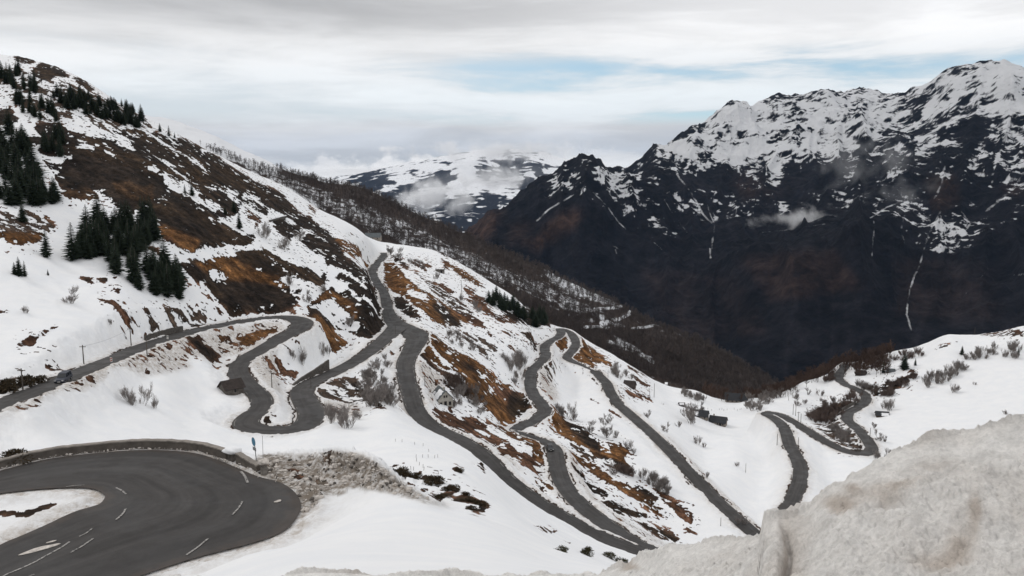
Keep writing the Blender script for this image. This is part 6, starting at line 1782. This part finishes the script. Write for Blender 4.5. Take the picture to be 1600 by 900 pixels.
# ------------------------------------------------------------------ ploughed lumps of snow and grit (uncountable)
def chunk_field(name, pts, sizes, m, label, seed):
    rn_ = np.random.default_rng(seed)
    bm = bmesh.new(); bmesh.ops.create_icosphere(bm, subdivisions=1, radius=1)
    tv = np.array([v.co for v in bm.verts]); tf = np.array([[v.index for v in f.verts] for f in bm.faces]); bm.free()
    Vs, Fs2, off = [], [], 0
    for p, s in zip(pts, sizes):
        k = 1 + rn_.uniform(-.35, .35, (len(tv), 1)); sc_ = s * rn_.uniform(.6, 1.3, 3) * np.array([1, 1, .75])
        a = rn_.uniform(0, 6.28); Rm = np.array([[math.cos(a), -math.sin(a), 0], [math.sin(a), math.cos(a), 0], [0, 0, 1]])
        Vs.append((tv * k * sc_) @ Rm.T + np.array(p)); Fs2.append(tf + off); off += len(tv)
    me = raw_mesh(name, np.concatenate(Vs), np.concatenate(Fs2), m)
    o = obj(name, me); tag(o, label, None, None, 'stuff'); return o


rn = random.Random(5)
pts, sz = [], []
for i in hp_idx(-60, 440):
    for _ in range(4):
        off = rn.uniform(.05, .5) if hu_[i] < 392 else rn.uniform(-.1, 1.4)
        q = outset(i, off); d = rn.uniform(-.5, .5); s = rn.choice([.03, .04, .05, .07, .11]) * rn.uniform(.7, 1.2)
        pts.append((q[0] + d, q[1] + rn.uniform(-.2, .2), HZ + .03 + s * .3)); sz.append(s)
chunk_field('snow_chunks', pts, sz, M_dsnow, 'broken lumps of snow along the foot of the parapet', 1)
pts, sz = [], []
pile_poly = [(395,735),(410,713),(470,710),(505,705),(540,708),(570,714),(600,732),(620,748),(650,768),(675,783),(690,790),(655,780),(630,772),(600,768),(575,762),(540,757),(515,765),(500,782),(490,795),(468,803),(472,780),(460,768),(440,752)]
while len(pts) < 620:
    u, v = rn.uniform(395, 690), rn.uniform(704, 803)
    if not inside(pile_poly, u, v): continue
    p = hit(u, v); s = rn.choice([.05, .06, .08, .10, .14, .26]) * rn.uniform(.7, 1.2)
    pts.append((p.x, p.y, p.z + s * .1)); sz.append(s)
k = len(pts) * 2 // 3
chunk_field('ploughed_snow', pts[:k], sz[:k], M_dsnow, 'grey frozen lumps on the ploughed snow pile', 2)
chunk_field('ploughed_grit', pts[k:], [s * .7 for s in sz[k:]], M_stone_dark, 'dark stones and earth in the ploughed snow pile', 3)

# slush left on the tarmac of the near bend
for k, (X, Y, a, b) in enumerate([(250,730,1.2,.3),(320,685,.35,.12)]):
    p = world_pt(*J4(X, Y), HZ + .03); o = lump('slush', p, a, b, .035, M_dsnow, seed=k + 2, kind='structure'); o.rotation_euler = (0, 0, .75)
for k, (u, v, a, b) in enumerate([(434,783,.35,.2)]):
    p = world_pt(u, v, HZ + .03); o = lump('slush', p, a, b, .04, M_dsnow, seed=k + 5, kind='structure'); o.rotation_euler = (0, 0, .9)
# ------------------------------------------------------------------ mist and thin air
def cloud(name, u, v, r, su, sv, sd, dens, scale, label, seed, thr=(.42, .62), col=(.992, .993, .997), flat=.35):
    """a bank of mist: centre at pixel (u, v) and distance r; half sizes in metres"""
    az, s = ray(u, v); az = float(az); s = float(s)
    bm = bmesh.new(); bmesh.ops.create_icosphere(bm, subdivisions=2, radius=1.0)
    me = bpy.data.meshes.new(name); bm.to_mesh(me); bm.free()
    m = bpy.data.materials.new(name + '_vapour'); m.use_nodes = True
    nb = NB(m.node_tree); nb.n.clear()
    out = nb.new('ShaderNodeOutputMaterial'); pv = nb.new('ShaderNodeVolumePrincipled')
    tc = nb.new('ShaderNodeTexCoord').outputs['Object']
    # object space is the unit ball: noise is sampled in metres by scaling back
    sc = nb.vscale(tc, (su / scale, sd / scale, sv / scale))
    vm = nb.new('ShaderNodeVectorMath', operation='ADD'); nb.put(vm.inputs[0], sc); vm.inputs[1].default_value = (seed * 7.3, seed * 3.1, seed * 5.7)
    n = nb.noise(vm.outputs[0], 1.0, 6, .58, .4)
    ln = nb.new('ShaderNodeVectorMath', operation='LENGTH'); nb.put(ln.inputs[0], tc)
    fall = nb.smooth(ln.outputs['Value'], .0, 1.0, .24, -.40)
    n = nb.math('ADD', nb.math('MULTIPLY', nb.math('SUBTRACT', n, .5), 2.3), .5)
    d = nb.smooth(nb.math('ADD', n, fall), thr[0], thr[1])
    nb.put(pv.inputs['Density'], nb.math('MULTIPLY', d, dens))
    pv.inputs['Color'].default_value = (*col, 1); pv.inputs['Anisotropy'].default_value = .2
    nb.l.new(pv.outputs[0], out.inputs['Volume'])
    me.materials.append(m)
    o = obj(name, me, None, (r * math.sin(az), r * math.cos(az), r * s), -az, (su, sd, sv))
    tag(o, label, None, None, 'stuff')
    return o


cloud('mist', 668, 312, 7000, 620, 290, 420, .009, 190, 'white mist filling the gap of the side valley', 1, (.44, .80))
cloud('mist', 775, 280, 7300, 700, 300, 350, .006, 170, 'torn mist drifting in front of the far hills', 2, (.50, .90))
cloud('cloud_bank', 800, 237, 8800, 1900, 230, 600, .005, 260, 'bright cloud lying over the far hilltops', 3, (.44, .85))
cloud('mist', 1255, 342, 4120, 330, 90, 150, .012, 90, 'small white mist bank behind the dark shoulder', 4, (.44, .80))
cloud('mist', 1335, 250, 4500, 460, 280, 200, .0026, 140, 'thin wisps of mist before the big mountain', 5, (.50, .95))
cloud('mist', 1405, 298, 4000, 260, 200, 160, .0024, 110, 'faint mist shred lower on the big mountain', 6, (.50, .95))
cloud('mist', 720, 285, 7900, 2000, 420, 500, .00035, 700, 'broad thin veil of mist before the far hills', 7, (.30, .70))

hz = MB().box(-9000, 9500, -400, 13600, -1012, 1500)
hm = bpy.data.materials.new('thin_air'); hm.use_nodes = True
nb = NB(hm.node_tree); nb.n.clear()
out = nb.new('ShaderNodeOutputMaterial'); pv = nb.new('ShaderNodeVolumePrincipled')
pv.inputs['Color'].default_value = (.42, .64, 1.0, 1); pv.inputs['Density'].default_value = 8e-6
nb.l.new(pv.outputs[0], out.inputs['Volume'])
o = hz.build('haze', hm); tag(o, 'thin blue air over the valley', None, None, 'stuff')
